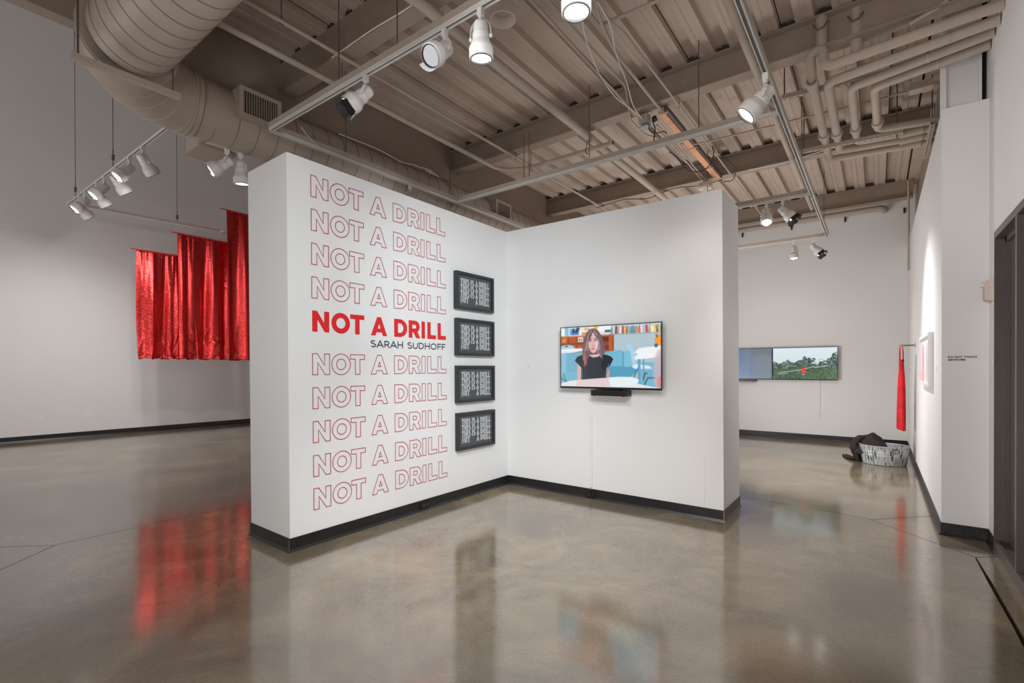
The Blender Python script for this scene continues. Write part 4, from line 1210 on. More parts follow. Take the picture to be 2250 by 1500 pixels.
def noise(shape, seed, octs=((6, 1), (14, .6), (34, .4), (80, .25))):
    r = np.random.RandomState(seed); H, W = shape; out = np.zeros(shape)
    for n, a in octs:
        g = r.rand(n + 2, int(n * W / H) + 2)
        y = np.linspace(0, n, H); x = np.linspace(0, g.shape[1] - 2, W)
        yi, xi = y.astype(int), x.astype(int); fy, fx = (y - yi)[:, None], (x - xi)[None]
        A = g[np.ix_(yi, xi)]; B = g[np.ix_(yi, xi + 1)]; C = g[np.ix_(yi + 1, xi)]; D = g[np.ix_(yi + 1, xi + 1)]
        out += a * ((A * (1 - fx) + B * fx) * (1 - fy) + (C * (1 - fx) + D * fx) * fy)
    return (out - out.min()) / (out.max() - out.min())


def classroom():
    c = Canvas(320, 180)
    rr = random.Random(11)
    c.put(np.ones_like(c.u, bool), (178, 196, 204))
    c.rect(0, .14, .56, .42, (176, 84, 40)); c.rect(0, 0, .56, .15, (214, 226, 234))
    c.rect(0, 0, .05, .15, (235, 240, 240)); c.rect(.045, .0, .085, .14, (120, 190, 220)); c.rect(.10, .02, .2, .13, (120, 160, 205)); c.rect(.12, .07, .19, .13, (70, 120, 190))
    c.poly([(.12, .08), (.14, .01), (.16, .07), (.18, .0), (.21, .02), (.19, .09)], (50, 60, 80))
    c.rect(.20, .05, .26, .14, (230, 235, 235)); c.rect(.26, .02, .31, .06, (245, 170, 60)); c.rect(.23, .09, .28, .14, (225, 150, 90))
    c.rect(.40, .0, .53, .09, (238, 242, 242)); c.ell(.38, .02, .025, .03, (250, 180, 40)); c.rect(.47, .07, .53, .11, (60, 100, 120))
    c.rect(0, .145, .56, .165, (205, 120, 70)); c.rect(0, .27, .56, .29, (120, 50, 28)); c.rect(.08, .16, .09, .42, (120, 50, 28)); c.rect(.17, .16, .18, .40, (140, 62, 30))
    c.rect(.01, .18, .06, .26, (225, 130, 50)); c.rect(.19, .17, .245, .25, (215, 225, 225)); c.rect(.20, .20, .21, .23, (50, 60, 60)); c.rect(.22, .20, .23, .23, (50, 60, 60))
    c.rect(.51, .14, .56, .44, (188, 92, 38)); c.rect(.545, .14, .56, .44, (150, 66, 28)); c.rect(.44, .18, .51, .26, (90, 40, 28)); c.rect(.44, .31, .51, .40, (110, 52, 30))
    c.rect(.56, .14, 1, .5, (176, 196, 206))
    # books
    c.rect(.53, 0, 1, .145, (205, 205, 205))
    u = .535
    pal = [(200, 80, 60), (60, 140, 170), (235, 235, 225), (240, 150, 50), (90, 160, 120), (180, 60, 90), (60, 80, 130), (245, 210, 90), (150, 190, 210), (120, 70, 60), (225, 120, 60), (245, 245, 245), (70, 120, 110)]
    while u < .995:
        wd = rr.uniform(.006, .014); h = rr.uniform(.015, .05); col = rr.choice(pal); tl = rr.uniform(-.008, .008)
        c.poly([(u + tl, h), (u + wd + tl, h), (u + wd, .14), (u, .14)], col); u += wd + rr.uniform(0, .003)
    c.rect(.53, .142, 1, .155, (150, 160, 165))
    # floor and soft blue seats
    c.rect(0, .60, 1, 1, (120, 182, 204)); c.rect(.05, .42, .5, .75, (112, 176, 200))
    c.poly([(.5, .66), (.78, .66), (.80, .72), (.70, .85), (.5, .86)], (82, 156, 184)); c.poly([(.72, .84), (.80, .73), (.82, .86), (.80, .95), (.72, .9)], (196, 186, 172))
    c.poly([(.49, .47), (.51, .42), (.62, .40), (.65, .42), (.66, .66), (.5, .65)], (112, 182, 208)); c.poly([(.655, .42), (.72, .41), (.735, .67), (.66, .67)], (122, 190, 214)); c.rect(.648, .43, .656, .66, (74, 140, 168))
    # left chairs and table
    c.ell(.07, .36, .085, .07, (168, 206, 222)); c.rect(.045, .305, .08, .325, (60, 80, 90)); c.poly([(0, .365), (.23, .355), (.25, .40), (.10, .43), (0, .43)], (232, 236, 238))
    c.rect(.145, .42, .165, .62, (120, 170, 200)); c.poly([(0, .44), (.065, .42), (.055, .74), (.03, .80), (0, .80)], (140, 190, 214)); c.line([(.03, .78), (.06, .96)], .006, (90, 100, 110)); c.line([(.0, .86), (.07, .92)], .006, (70, 80, 90))
    # right chairs and tables
    c.poly([(.67, .33), (.70, .31), (.74, .35), (.765, .5), (.77, .66), (.74, .70), (.735, .55), (.715, .42)], (168, 210, 230))
    c.poly([(.755, .45), (.80, .38), (.96, .355), (1, .355), (1, .45), (.80, .47)], (238, 240, 244)); c.poly([(.755, .53), (.80, .455), (1, .44), (1, .52), (.77, .56)], (242, 242, 246))
    c.poly([(.735, .66), (.78, .62), (.9, .66), (.92, .70), (.76, .70)], (226, 234, 240))
    for (a, b) in ((.79, .815), (.835, .85)): c.rect(a, .55, b, .93, (96, 160, 196))
    c.line([(.79, .70), (.745, .86)], .012, (70, 130, 165)); c.line([(.84, .86), (.86, .76), (.92, .80)], .012, (80, 96, 110)); c.line([(.85, .95), (.88, .84), (.96, .84)], .010, (70, 90, 110)); c.poly([(.86, .74), (.95, .70), (.97, .80), (.90, .82)], (110, 176, 208))
    c.ell(.985, .26, .042, .085, (248, 152, 40)); c.line([(.955, .18), (.965, .22)], .01, (90, 90, 110)); c.ell(.955, .345, .016, .03, (70, 100, 140))
    c.blur(np.ones_like(c.u, bool), 4)
    # blurred figure at the right edge
    for k in range(14):
        q = k / 13
        c.ell(1.0, .74, .078 - .035 * q, .36 - .10 * q, (200 - 6 * q, 182 - 8 * q, 194 - 6 * q), .16)
    for k in range(10): c.ell(.995, .91, .036 - .002 * k, .12 - .006 * k, (232, 122, 124), .14)
    # table in the foreground
    c.poly([(0, .95), (.10, .905), (.18, .89), (.50, .84), (.62, .825), (.74, .83), (.795, .86), (.80, .90), (.78, .93), (1, 1), (0, 1)], (226, 228, 232)); c.poly([(.18, .89), (.50, .845), (.53, .99), (.16, .99)], (226, 204, 206)); c.poly([(.53, .84), (.74, .835), (.79, .87), (.78, .94), (.56, .99), (.51, .90)], (226, 240, 244))
    # the seated girl: arms, dress, neck, hair, face
    sk = (222, 176, 172)
    c.poly([(.135, .82), (.15, .83), (.147, .89), (.14, .89)], (110, 170, 190))
    c.poly([(.185, .60), (.225, .66), (.22, .88), (.18, .885)], sk); c.poly([(.48, .72), (.515, .70), (.52, .84), (.478, .85)], (206, 150, 148))
    c.poly([(.155, .565), (.18, .50), (.24, .465), (.30, .475), (.33, .50), (.38, .505), (.43, .47), (.48, .47), (.53, .50), (.555, .545), (.52, .66), (.49, .68), (.482, .78), (.485, .845), (.225, .88), (.225, .68), (.19, .62)], (40, 46, 54))
    c.poly([(.44, .47), (.53, .50), (.55, .545), (.52, .65), (.50, .62), (.46, .75), (.44, .70)], (22, 27, 36)); c.line([(.51, .62), (.50, .72), (.48, .82)], .006, (70, 130, 160)); c.line([(.235, .70), (.24, .86)], .005, (90, 130, 140))
    c.poly([(.305, .40), (.31, .475), (.345, .515), (.40, .505), (.435, .47), (.40, .42)], (226, 180, 174))
    hair = [(.345, .035), (.31, .05), (.275, .11), (.258, .20), (.245, .30), (.24, .40), (.235, .47), (.245, .56), (.262, .62), (.285, .63), (.29, .55), (.315, .47), (.43, .46), (.44, .50), (.465, .46), (.478, .40), (.47, .33), (.455, .24), (.43, .14), (.40, .07), (.375, .04)]
    c.poly(hair, (112, 88, 96))
    for k in range(64):
        s = rr.random(); side = -1 if k % 2 else 1
        u0 = .345 + side * .01 * s; pts = []
        for j in range(6):
            q = j / 5
            uu = .348 + side * (.012 + .088 * (q ** .6) * (.45 + .60 * s)) + .006 * math.sin(q * 11 + s * 9) * q + rr.uniform(-.002, .002)
            pts.append((uu, .05 + (.40 + .10 * s) * q))
        c.line(pts, .0022, rr.choice([(206, 196, 206), (150, 128, 136), (84, 62, 68), (196, 186, 196), (120, 84, 80), (176, 160, 170)]), .75)
    c.poly([(.302, .20), (.318, .14), (.345, .10), (.372, .13), (.395, .19), (.402, .29), (.395, .36), (.375, .425), (.352, .445), (.328, .42), (.308, .36), (.30, .28)], (224, 178, 172))
    c.poly([(.372, .15), (.40, .20), (.402, .30), (.388, .39), (.36, .44), (.375, .30)], (236, 200, 196), .7)
    c.poly([(.302, .20), (.318, .13), (.345, .085), (.335, .15), (.315, .21), (.305, .28)], (96, 66, 66)); c.poly([(.345, .085), (.372, .12), (.398, .18), (.404, .27), (.392, .22), (.368, .15)], (120, 94, 100))
    for eu in (.323, .375):
        c.line([(eu - .014, .212), (eu, .203), (eu + .014, .212)], .006, (120, 84, 78)); c.ell(eu, .238, .012, .013, (240, 226, 222)); c.ell(eu, .238, .006, .012, (70, 50, 50)); c.line([(eu - .013, .232), (eu, .226), (eu + .013, .232)], .004, (80, 56, 54))
    c.line([(.350, .24), (.352, .31)], .005, (206, 150, 146)); c.line([(.340, .325), (.351, .332), (.361, .325)], .006, (186, 124, 122)); c.line([(.332, .372), (.350, .367), (.368, .372)], .007, (190, 100, 104)); c.line([(.336, .382), (.351, .386), (.364, .381)], .005, (206, 128, 128))
    c.poly([(.25, .42), (.285, .38), (.298, .46), (.285, .62), (.265, .64), (.25, .56)], (140, 84, 82)); c.poly([(.40, .42), (.43, .36), (.47, .38), (.465, .47), (.43, .48)], (128, 84, 100), .8)
    for k in range(10):
        a = .25 + .045 * rr.random(); c.line([(a, .42), (a + rr.uniform(-.01, .012), .54), (a + rr.uniform(-.006, .012), .66)], .0025, rr.choice([(190, 130, 126), (96, 56, 58), (214, 170, 166)]), .8)
    c.line([(.26, .62), (.265, .74), (.27, .86)], .003, (150, 100, 96), .8)
    c.blur(np.ones_like(c.u, bool), 1)
    return c.done()


def landscape():
    c = Canvas(240, 135)
    c.put(np.ones_like(c.u, bool), c.grad((222, 236, 242), (206, 220, 222)))
    nz = noise(c.u.shape, 5); n2 = noise(c.u.shape, 9, ((30, 1), (70, .8), (130, .6)))
    top = .50 - .17 * np.exp(-((c.u - .50) / .13) ** 2) - .12 * np.exp(-((c.u - .28) / .09) ** 2) - .30 * np.exp(-((c.u - .97) / .13) ** 2) - .08 * np.exp(-((c.u - .70) / .08) ** 2)
    tree = (c.v > top + (nz - .5) * .34) & (n2 + (c.v - top) * 2.2 > .38)
    c.put(tree, c.grad((104, 128, 128), (58, 76, 70))); c.put(tree & (n2 > .56), (40, 56, 52)); c.put(tree & (n2 < .36), (136, 158, 158))
    g = c.v > .60 + .06 * np.sin(c.u * 5 + 2) + (nz - .5) * .08
    c.put(g, c.grad((86, 108, 92), (70, 98, 70))); c.put(g & (n2 > .55), (54, 76, 58)); c.put(g & (n2 < .33), (112, 132, 108))
    c.put((c.v > .74 - .1 * (c.u - .5)) & (c.u > .45) & (n2 < .6), (80, 118, 74), .7)
    rr = random.Random(4)
    for k in range(34):
        a, b = rr.uniform(.06, .40), rr.uniform(.50, .86); an = rr.uniform(-.5, .9)
        c.line([(a, b), (a + .10 * math.cos(an), b - .09 * math.sin(an))], .004, rr.choice([(180, 196, 184), (120, 140, 128), (52, 70, 62)]), .8)
    c.line([(.10, .80), (.30, .745), (.47, .695), (.66, .60)], .009, (206, 214, 204)); c.line([(.66, .635), (.76, .605), (.86, .575)], .010, (196, 208, 204)); c.line([(.22, .60), (.24, .70)], .007, (150, 168, 160))
    c.rect(.462, .64, .522, .81, (232, 70, 58)); c.poly([(.462, .81), (.522, .81), (.52, .835), (.466, .835)], (120, 40, 40)); c.rect(.475, .835, .505, .865, (200, 208, 210)); c.rect(.45, .61, .53, .635, (110, 60, 60), .6)
    return c.done()


def bluehaze():
    c = Canvas(120, 68)
    c.put(np.ones_like(c.u, bool), c.grad((70, 104, 168), (132, 142, 148), 'u'))
    nz = noise(c.u.shape, 21, ((4, 1), (9, .5)))
    c.put(c.u > .55, (126, 134, 142), .45); c.put((c.u > .62) & (c.v < .28 - (nz - .5) * .3), (108, 118, 126), .7); c.put((c.u < .68) & (nz > .55), (84, 118, 178), .5)
    c.blur(np.ones_like(c.u, bool), 12)
    return c.done()


def screen_mesh(name, lin, p00, pu, pv, m, parent, normal):
    """grid of vertex-coloured cells: p00 top-left corner, pu vector to the right, pv vector down"""
    H, W = lin.shape[:2]
    p00, pu, pv = Vector(p00), Vector(pu), Vector(pv)
    o0 = Vector(parent.location)
    uu, vv = np.meshgrid(np.linspace(0, 1, W), np.linspace(0, 1, H))
    P = np.array(p00 - o0)[None, None] + uu[..., None] * np.array(pu) + vv[..., None] * np.array(pv)
    idx = np.arange(W * H).reshape(H, W)
    q = np.stack([idx[:-1, :-1], idx[1:, :-1], idx[1:, 1:], idx[:-1, 1:]], -1).reshape(-1, 4)
    me = bpy.data.meshes.new(name)
    me.vertices.add(W * H); me.vertices.foreach_set('co', P.reshape(-1))
    me.loops.add(q.size); me.loops.foreach_set('vertex_index', q.reshape(-1))
    me.polygons.add(len(q)); me.polygons.foreach_set('loop_start', np.arange(len(q)) * 4); me.polygons.foreach_set('loop_total', np.full(len(q), 4))
    me.update(calc_edges=True)
    a = me.color_attributes.new('picture', 'FLOAT_COLOR', 'POINT')
    a.data.foreach_set('color', np.concatenate([lin.reshape(-1, 3), np.ones((W * H, 1))], 1).reshape(-1))
    me.materials.append(m)
    o = bpy.data.objects.new(name, me); COL.objects.link(o); o.parent = parent
    return o


def television(label, x0, x1, z0, z1, ywall, off, lin, sm, bez=0.008, bezb=0.020):
    yf = ywall - off
    t = thing('television', label, 'television', ((x0 + x1) / 2, ywall, z0))
    m = MB()
    m.box((x0, yf, z0), (x1, yf + .012, z1))
    m.build('panel', BLACKP, t)
    f = MB()
    for a, b in (((x0, z0), (x1, z0 + bezb)), ((x0, z1 - bez), (x1, z1)), ((x0, z0 + bezb), (x0 + bez, z1 - bez)), ((x1 - bez, z0 + bezb), (x1, z1 - bez))):
        f.box((a[0], yf - .006, a[1]), (b[0], yf, b[1]))
    f.build('bezel', BLACKM, t)
    cx, hw, hh = (x0 + x1) / 2, (x1 - x0) * .36, (z1 - z0) * .30
    zc = (z0 + z1) / 2 - .05
    v = [(cx - hw, yf + .012, zc - hh), (cx + hw, yf + .012, zc - hh), (cx + hw, yf + .012, zc + hh), (cx - hw, yf + .012, zc + hh)]
    v += [(cx + (a[0] - cx) * .85, yf + .045, zc + (a[2] - zc) * .85) for a in v]
    MB().add(v, [(0, 1, 2, 3), (7, 6, 5, 4), (0, 4, 5, 1), (1, 5, 6, 2), (2, 6, 7, 3), (3, 7, 4, 0)]).build('back_cover', BLACKP, t)
    MB().box((cx - .14, yf + .045, zc - .12), (cx + .14, ywall + .002, zc + .12)).build('wall_mount', BLACKM, t)
    screen_mesh('screen', lin, (x0 + bez, yf - .003, z1 - bez), (x1 - x0 - 2 * bez, 0, 0), (0, 0, -(z1 - z0 - bez - bezb)), sm, t, (0, -1, 0))
    return t


t = television('wall-mounted television showing a girl in a black dress in a classroom', -2.825, -1.677, 1.198, 1.868, YB - .006, 0.085, classroom(), screen_mat('classroom_picture', 1.0))
MB().tube([(-2.30, YB - .097, 1.196), (-2.26, YB - .097, 1.192), (-2.22, YB - .097, 1.196)], .008, 8).build('status_bump', BLACKP, t)
LS = television('far wall-mounted screen showing fallen trees and a red box on grass', -1.706, -0.598, 1.172, 1.815, YE, 0.075, landscape(), screen_mat('landscape_picture', 0.95))
television('far wall-mounted screen showing blue haze, half hidden by the partition', -2.826, -1.712, 1.172, 1.815, YE, 0.075, bluehaze(), screen_mat('haze_picture', 0.9))


def mediabox(label, x0, x1, z0, z1, yw, d):
    t = thing('media_box', label, 'media box', ((x0 + x1) / 2, yw, z0))
    MB().box((x0, yw - d, z0), (x1, yw - .004, z1)).build('case', BLACKP, t)
    MB().box((x0 + .02, yw - d - .003, z0 + .006), (x1 - .02, yw - d, z1 - .010)).build('front_panel', BLACKM, t)
    MB().box((x0 + .1, yw - d * .6, z1), (x1 - .1, yw - .002, z1 + .02)).build('bracket', BLACKM, t)
    for xx in (x0 + .03, x1 - .05): MB().tube([(xx, yw - d + .02, z0), (xx, yw - d + .02, z0 - .008)], .007, 8).build('foot', BLACKP, t)


mediabox('flat black media box mounted right below the classroom television', -2.432, -2.025, 1.128, 1.185, YB - .006, 0.12)
mediabox('flat black media box below the far blue screen', -2.36, -2.02, 1.125, 1.168, YE, 0.10)
tag(MB().box((-2.505, YB - .020, .105), (-2.475, YB - .004, 1.20)).build('cable_raceway', mat('raceway_white', (0.76, 0.775, 0.775), 0.4)), 'white cable raceway below the classroom television', 'raceway')
o = MB().box((-0.935, YE - .014, .53), (-0.888, YE, 1.175)).build('cable_raceway', MATS['raceway_white']); tag(o, 'white cable raceway below the far landscape screen', 'raceway')


def outlet(label, c, ax, n, m, mk, w=.07, h=.115):
    c, ax, n = Vector(c), Vector(ax).normalized(), Vector(n).normalized()
    t = thing('outlet', label, 'outlet', c)
    def slab(du, dv, uu, vv, d0, d1, mm, nm):
        v = []
        for d in (d0, d1):
            for a, b in ((-1, -1), (1, -1), (1, 1), (-1, 1)): v.append(c + ax * (du + a * uu) + Vector((0, 0, dv + b * vv)) + n * d)
        MB().add(v, [(0, 3, 2, 1), (4, 5, 6, 7), (0, 1, 5, 4), (1, 2, 6, 5), (2, 3, 7, 6), (3, 0, 4, 7)]).build(nm, mm, t)
    slab(0, 0, w / 2, h / 2, -.004, .006, m, 'cover_plate')
    if w > h:
        for du in (-w * .24, w * .24): slab(du, 0, w * .16, h * .34, .006, .008, m, 'socket'); slab(du - .008, 0.004, .0015, .006, .008, .0086, mk, 'slot'); slab(du + .008, 0.004, .0015, .006, .008, .0086, mk, 'slot')
    else:
        for dv in (-h * .22, h * .22): slab(0, dv, w * .26, h * .15, .006, .008, m, 'socket'); slab(-.008, dv, .0015, .006, .008, .0086, mk, 'slot'); slab(.008, dv, .0015, .006, .008, .0086, mk, 'slot')


SLOT = mat('outlet_slot', (0.3, 0.29, 0.28), 0.6)
outlet('black outlet set in the black base below the lettering', (XA + .012, 3.357, .052), (0, 1, 0), (1, 0, 0), BLACKP, GREYT, .115, .072)
outlet('white outlet at the bottom of the far cable raceway', (-0.905, YE, .465), (1, 0, 0), (0, -1, 0), PLASTW, SLOT)
q = lw_point(2.11, .47); outlet('white outlet low on the hall wall, nearer the left edge', q, lws, lwn, PLASTW, SLOT)
q = lw_point(2.83, .47); outlet('white outlet low on the hall wall, right of the other one', q, lws, lwn, PLASTW, SLOT)
# plug and small black outlet where the raceway meets the base
t = thing('outlet', 'black outlet with a plug at the foot of the raceway', 'outlet', (-2.49, YB - .02, .05))
MB().box((-2.56, YB - .030, .02), (-2.44, YB - .018, .092)).build('cover_plate', BLACKP, t)
MB().box((-2.515, YB - .052, .04), (-2.475, YB - .030, .078)).build('plug', BLACKP, t)
MB().tube(bend([(-2.49, YB - .045, .075), (-2.492, YB - .04, .10), (-2.49, YB - .015, .12)], .02), .005, 6).build('cord', BLACKP, t)


def caption(label, c, ax, n, w, h, lines):
    c, ax, n = Vector(c), Vector(ax).normalized(), Vector(n).normalized()
    t = thing('caption_label', label, 'caption label', c)
    v = []
    for d in (0.0, .003):
        for a, b in ((-1, -1), (1, -1), (1, 1), (-1, 1)): v.append(c + ax * a * w / 2 + Vector((0, 0, b * h / 2)) + n * d)
    MB().add(v, [(0, 3, 2, 1), (4, 5, 6, 7), (0, 1, 5, 4), (1, 2, 6, 5), (2, 3, 7, 6), (3, 0, 4, 7)]).build('card', PAPER, t)
    for k, L in enumerate(lines):
        z = h * (.30 - .26 * k)
        a0, a1 = -w * .46, -w * .46 + w * .92 * L
        v = [c + ax * a0 + n * .0034 + Vector((0, 0, z)), c + ax * a1 + n * .0034 + Vector((0, 0, z)), c + ax * a1 + n * .0034 + Vector((0, 0, z + h * .055)), c + ax * a0 + n * .0034 + Vector((0, 0, z + h * .055))]
        MB().add(v, [(0, 1, 2, 3)]).build('print_line', GREYT, t)


caption('small white caption card on the partition left of the television', (-3.305, YB - .007, 1.43), (1, 0, 0), (0, -1, 0), .075, .06, (.5, .8, .35))
caption('small white caption card on the partition right of the television', (-1.31, YB - .013, 1.425), (1, 0, 0), (0, -1, 0), .13, .06, (.55, 1.0, .8))
caption('small white caption card beside the white framed picture', (XR, 5.93, 1.40), (0, 1, 0), (-1, 0, 0), .09, .06, (.5, .7, .4))
caption('tiny white caption card by the far corner of the right wall', (XR, 10.0, 1.36), (0, 1, 0), (-1, 0, 0), .09, .06, (.5, .7, .4))

# ================================================================== RED FOIL DRAPES
def drape(label, y0, y1, z0, z1, x, seed, ext=0.10):
    t = thing('foil_drape', label, 'drape', (x, (y0 + y1) / 2, z0), 'three red foil drapes')
    rr = np.random.RandomState(seed)
    nu, nv = 160, 110
    W = y1 - y0
    nf = max(5, int(W / .075))
    cen = np.sort((np.arange(nf) + rr.uniform(-.3, .3, nf)) / (nf - 1)); wid = rr.uniform(.012, .03, nf) / W * .9; hgt = rr.uniform(-.022, .022, nf); dec = rr.uniform(2.0, 7.0, nf)
    big = [(rr.uniform(1.2, 2.0) * W, rr.uniform(0, 6.28), .050), (rr.uniform(2.6, 3.6) * W, rr.uniform(0, 6.28), .034), (rr.uniform(5, 6.5) * W, rr.uniform(0, 6.28), .013)]
    crn = rr.uniform(0, 1, (14, 4))
    V = []
    for j in range(nv + 1):
        v = j / nv        # 0 top .. 1 bottom
        for i in range(nu + 1):
            u = i / nu
            gath = float(np.sum(hgt * np.exp(-((u - cen) / (wid * (1 + v))) ** 2) * np.exp(-v * dec)))
            deep = sum(a * math.sin(6.283 * f * u + p + .55 * math.sin(v * 2.4 + p)) for f, p, a in big) * (.25 + .75 * min(1, v * 2.2))
            hem = 0.0
            for (cu, cv, ca, cw) in crn:      # soft diagonal creases near the hem
                d = (u - cu) * math.cos(ca * 3) + (v - .80 - .18 * cv) * math.sin(ca * 3)
                e2 = ((u - cu) ** 2 + (v - .80 - .18 * cv) ** 2)
                hem += .012 * math.exp(-(d / (.012 + .02 * cw)) ** 2) * math.exp(-e2 / .02) * (1 if cw > .4 else -1)
            if v > .97: hem += .010 * math.sin(u * 31 + seed)
            yy = y0 + u * W + (.008 * math.sin(v * 7 + u * 9) + .03 * v * (1 - u) * (1 if seed == 1 else 0)) * v
            zz = z1 - v * (z1 - z0) - (.010 * math.sin(u * 19 + seed * 2) + .006 * math.sin(u * 47) if j == nv else 0)
            V.append((x + gath + deep + hem, yy, zz))
    F = [(j * (nu + 1) + i, j * (nu + 1) + i + 1, (j + 1) * (nu + 1) + i + 1, (j + 1) * (nu + 1) + i) for j in range(nv) for i in range(nu)]
    c = MB().add(V, F, True).build('cloth', FOIL, t)
    sm = c.modifiers.new('thickness', 'SOLIDIFY'); sm.thickness = 0.002
    MB().tube([(x, y0 - ext, z1 + .012), (x, y1 + .1, z1 + .012)], .013, 10).build('rod', mat('red_rod', srgb(214, 60, 60), 0.5), t)
    MB().tube([(x, y0 + q * W, z1 - .005 + .02 * math.sin(q * 60)) for q in np.linspace(0, 1, 60)], .012, 6).build('gathered_heading', FOIL, t)
    for yy in (y0 - ext * .5, y1 + .05): MB().tube([(x, yy, z1 + .02), (x, yy, 8.99)], .0006, 4).build('hanging_line', mat('clear_line', (0.72, 0.70, 0.70), 0.4), t)
    if seed == 2:
        for k in range(6):
            MB().disc(.016, 0, Matrix.Translation((x + .052, y1 - .065, z1 - .22 - .155 * k)) @ Matrix.Rotation(math.pi / 2, 4, 'Y'), 14).build('grommet', mat('dark_grommet', (0.10, 0.02, 0.02), 0.5), t)


drape('shortest red foil drape, hung lowest in the hall', 3.19, 3.90, 1.615, 3.735, -11.56, 1)
drape('middle red foil drape with a row of dark grommets', 3.855, 4.80, 1.612, 4.18, -11.47, 2)
drape('tallest red foil drape, cut off by the partition end', 4.73, 6.15, 1.60, 4.86, -11.34, 3, .12)

# ================================================================== RIGHT ALCOVE: picture, bracket, dress, tub
t = thing('framed_picture', 'white framed picture with blurred red and grey streaks on the right wall', 'framed picture', (XR, 6.8, 1.226))
y0, y1, z0, z1, d = 6.19, 7.42, 1.226, 1.762, 0.042
FRW = mat('white_frame_lacquer', (0.80, 0.80, 0.80), 0.35, var=0.01)
m = MB(); fw = .028
for a, b in (((y0, z0), (y1, z0 + fw)), ((y0, z1 - fw), (y1, z1)), ((y0, z0 + fw), (y0 + fw, z1 - fw)), ((y1 - fw, z0 + fw), (y1, z1 - fw))): m.box((XR - d, a[0], a[1]), (XR + .002, b[0], b[1]))
m.build('frame', FRW, t)
c = Canvas(96, 48, 2)
c.put(np.ones_like(c.u, bool), (222, 220, 222))
for u0, wd, col, a in ((.13, .055, (226, 70, 76), .85), (.22, .02, (232, 120, 120), .7), (.38, .03, (190, 190, 196), .6), (.55, .02, (238, 190, 190), .7), (.62, .045, (160, 158, 164), .7), (.80, .03, (206, 200, 206), .7)):
    c.put((np.abs(c.u - u0 - .02 * np.sin(c.v * 3)) < wd * (.5 + .5 * np.sin(c.v * 3.1))) & (c.v > .12), col, a)
c.put((c.u < .3) & (c.v > .72), (238, 160, 160), .5)
c.blur(np.ones_like(c.u, bool), 3)
lin = c.done()
pm = bpy.data.materials.new('streak_print'); pm.use_nodes = True
a_ = pm.node_tree.nodes.new('ShaderNodeVertexColor'); a_.layer_name = 'picture'
pm.node_tree.links.new(a_.outputs['Color'], pm.node_tree.nodes['Principled BSDF'].inputs['Base Color']); pm.node_tree.nodes['Principled BSDF'].inputs['Roughness'].default_value = .5
screen_mesh('print', lin, (XR - .020, y1 - fw, z1 - fw), (0, -(y1 - y0 - 2 * fw), 0), (0, 0, -(z1 - z0 - 2 * fw)), pm, t, (-1, 0, 0))

t = thing('wall_hook', 'dark steel arm with round flange holding the red dress out from the wall', 'hook', (XR, 9.0, 1.735))
MM = Matrix.Translation((XR, 9.0, 1.735)) @ Matrix.Rotation(-math.pi / 2, 4, 'Y')
MB().lathe([(0, .0), (.035, 0), (.035, .006), (.012, .012), (.010, .02)], MM, 18).build('flange', STEEL, t)
MB().tube([(XR - .01, 9.0, 1.735), (0.30, 9.0, 1.735)], .009, 10).build('arm', RODM, t)
MB().tube([(0.30, 9.0, 1.735), (0.285, 9.0, 1.748), (0.265, 9.0, 1.735), (0.255, 9.0, 1.722)], .007, 8).build('hook_end', STEEL, t)

t = thing('red_dress', 'long narrow red dress hanging from the wall arm over the tub', 'dress', (0.28, 9.0, 0.5))
prof = [(1.530, .026, .020, .280), (1.46, .028, .03, .280), (1.372, .030, .05, .282), (1.30, .036, .09, .281), (1.076, .046, .14, .279), (.80, .050, .17, .277), (.52, .052, .18, .276)]
V = []; n = 28
for (z, hx, hy, cxx) in prof:
    for k in range(n):
        a = 2 * math.pi * k / n
        w_ = 1 + .10 * math.sin(a * 5 + z * 2)
        V.append((cxx + hx * math.cos(a) * w_, 9.0 + hy * math.sin(a) * w_, z - (.018 * math.cos(a * 1.0) if z < .6 else 0)))
F = [(j * n + k, (j + 1) * n + k, (j + 1) * n + (k + 1) % n, j * n + (k + 1) % n) for j in range(len(prof) - 1) for k in range(n)]
DRESS = mat('red_cotton', (0.60, 0.006, 0.016), 0.75, var=0.35, scale=7, bump=0.3, bscale=14)
MB().add(V, F, True).add(V[:n], [tuple(range(n - 1, -1, -1))]).build('body', DRESS, t)
for xx, yy in ((.258, 8.985), (.268, 9.02), (.296, 8.985), (.303, 9.02)):
    MB().tube([(.265 if xx < .28 else .29, 9.0, 1.735), (xx, yy, 1.64), (xx, yy, 1.52)], .0045, 6).build('strap', DRESS, t)
MB().box((.288, 8.972, 1.50), (.310, 8.982, 1.535)).build('dark_patch', mat('dark_knot', (0.04, 0.01, 0.015), 0.8), t)

# oval wash tub
t = thing('wash_tub', 'weathered oval galvanised wash tub with black drips on the floor', 'tub', (0.085, 8.985, 0))
cx, cy = 0.083, 8.985
def oval(a, b, z, n=44): return [(cx + a * math.cos(2 * math.pi * k / n), cy + b * math.sin(2 * math.pi * k / n), z) for k in range(n)]
n = 44
layers = [(.255, .225, .004), (.262, .232, .02), (.280, .247, .135), (.283, .250, .142), (.280, .247, .149), (.284, .250, .172), (.288, .253, .180), (.285, .250, .188), (.300, .262, .268), (.306, .268, .274), (.306, .268, .282), (.298, .260, .282), (.292, .254, .268), (.250, .218, .018)]
V = [p for L in layers for p in oval(*L)]
F = [(j * n + k, j * n + (k + 1) % n, (j + 1) * n + (k + 1) % n, (j + 1) * n + k) for j in range(len(layers) - 1) for k in range(n)]
MB().add(V, F, True).add(oval(.250, .218, .018), [tuple(range(n))]).add(oval(.255, .225, .004), [tuple(range(n - 1, -1, -1))]).build('body', TUBM, t)
hp = []
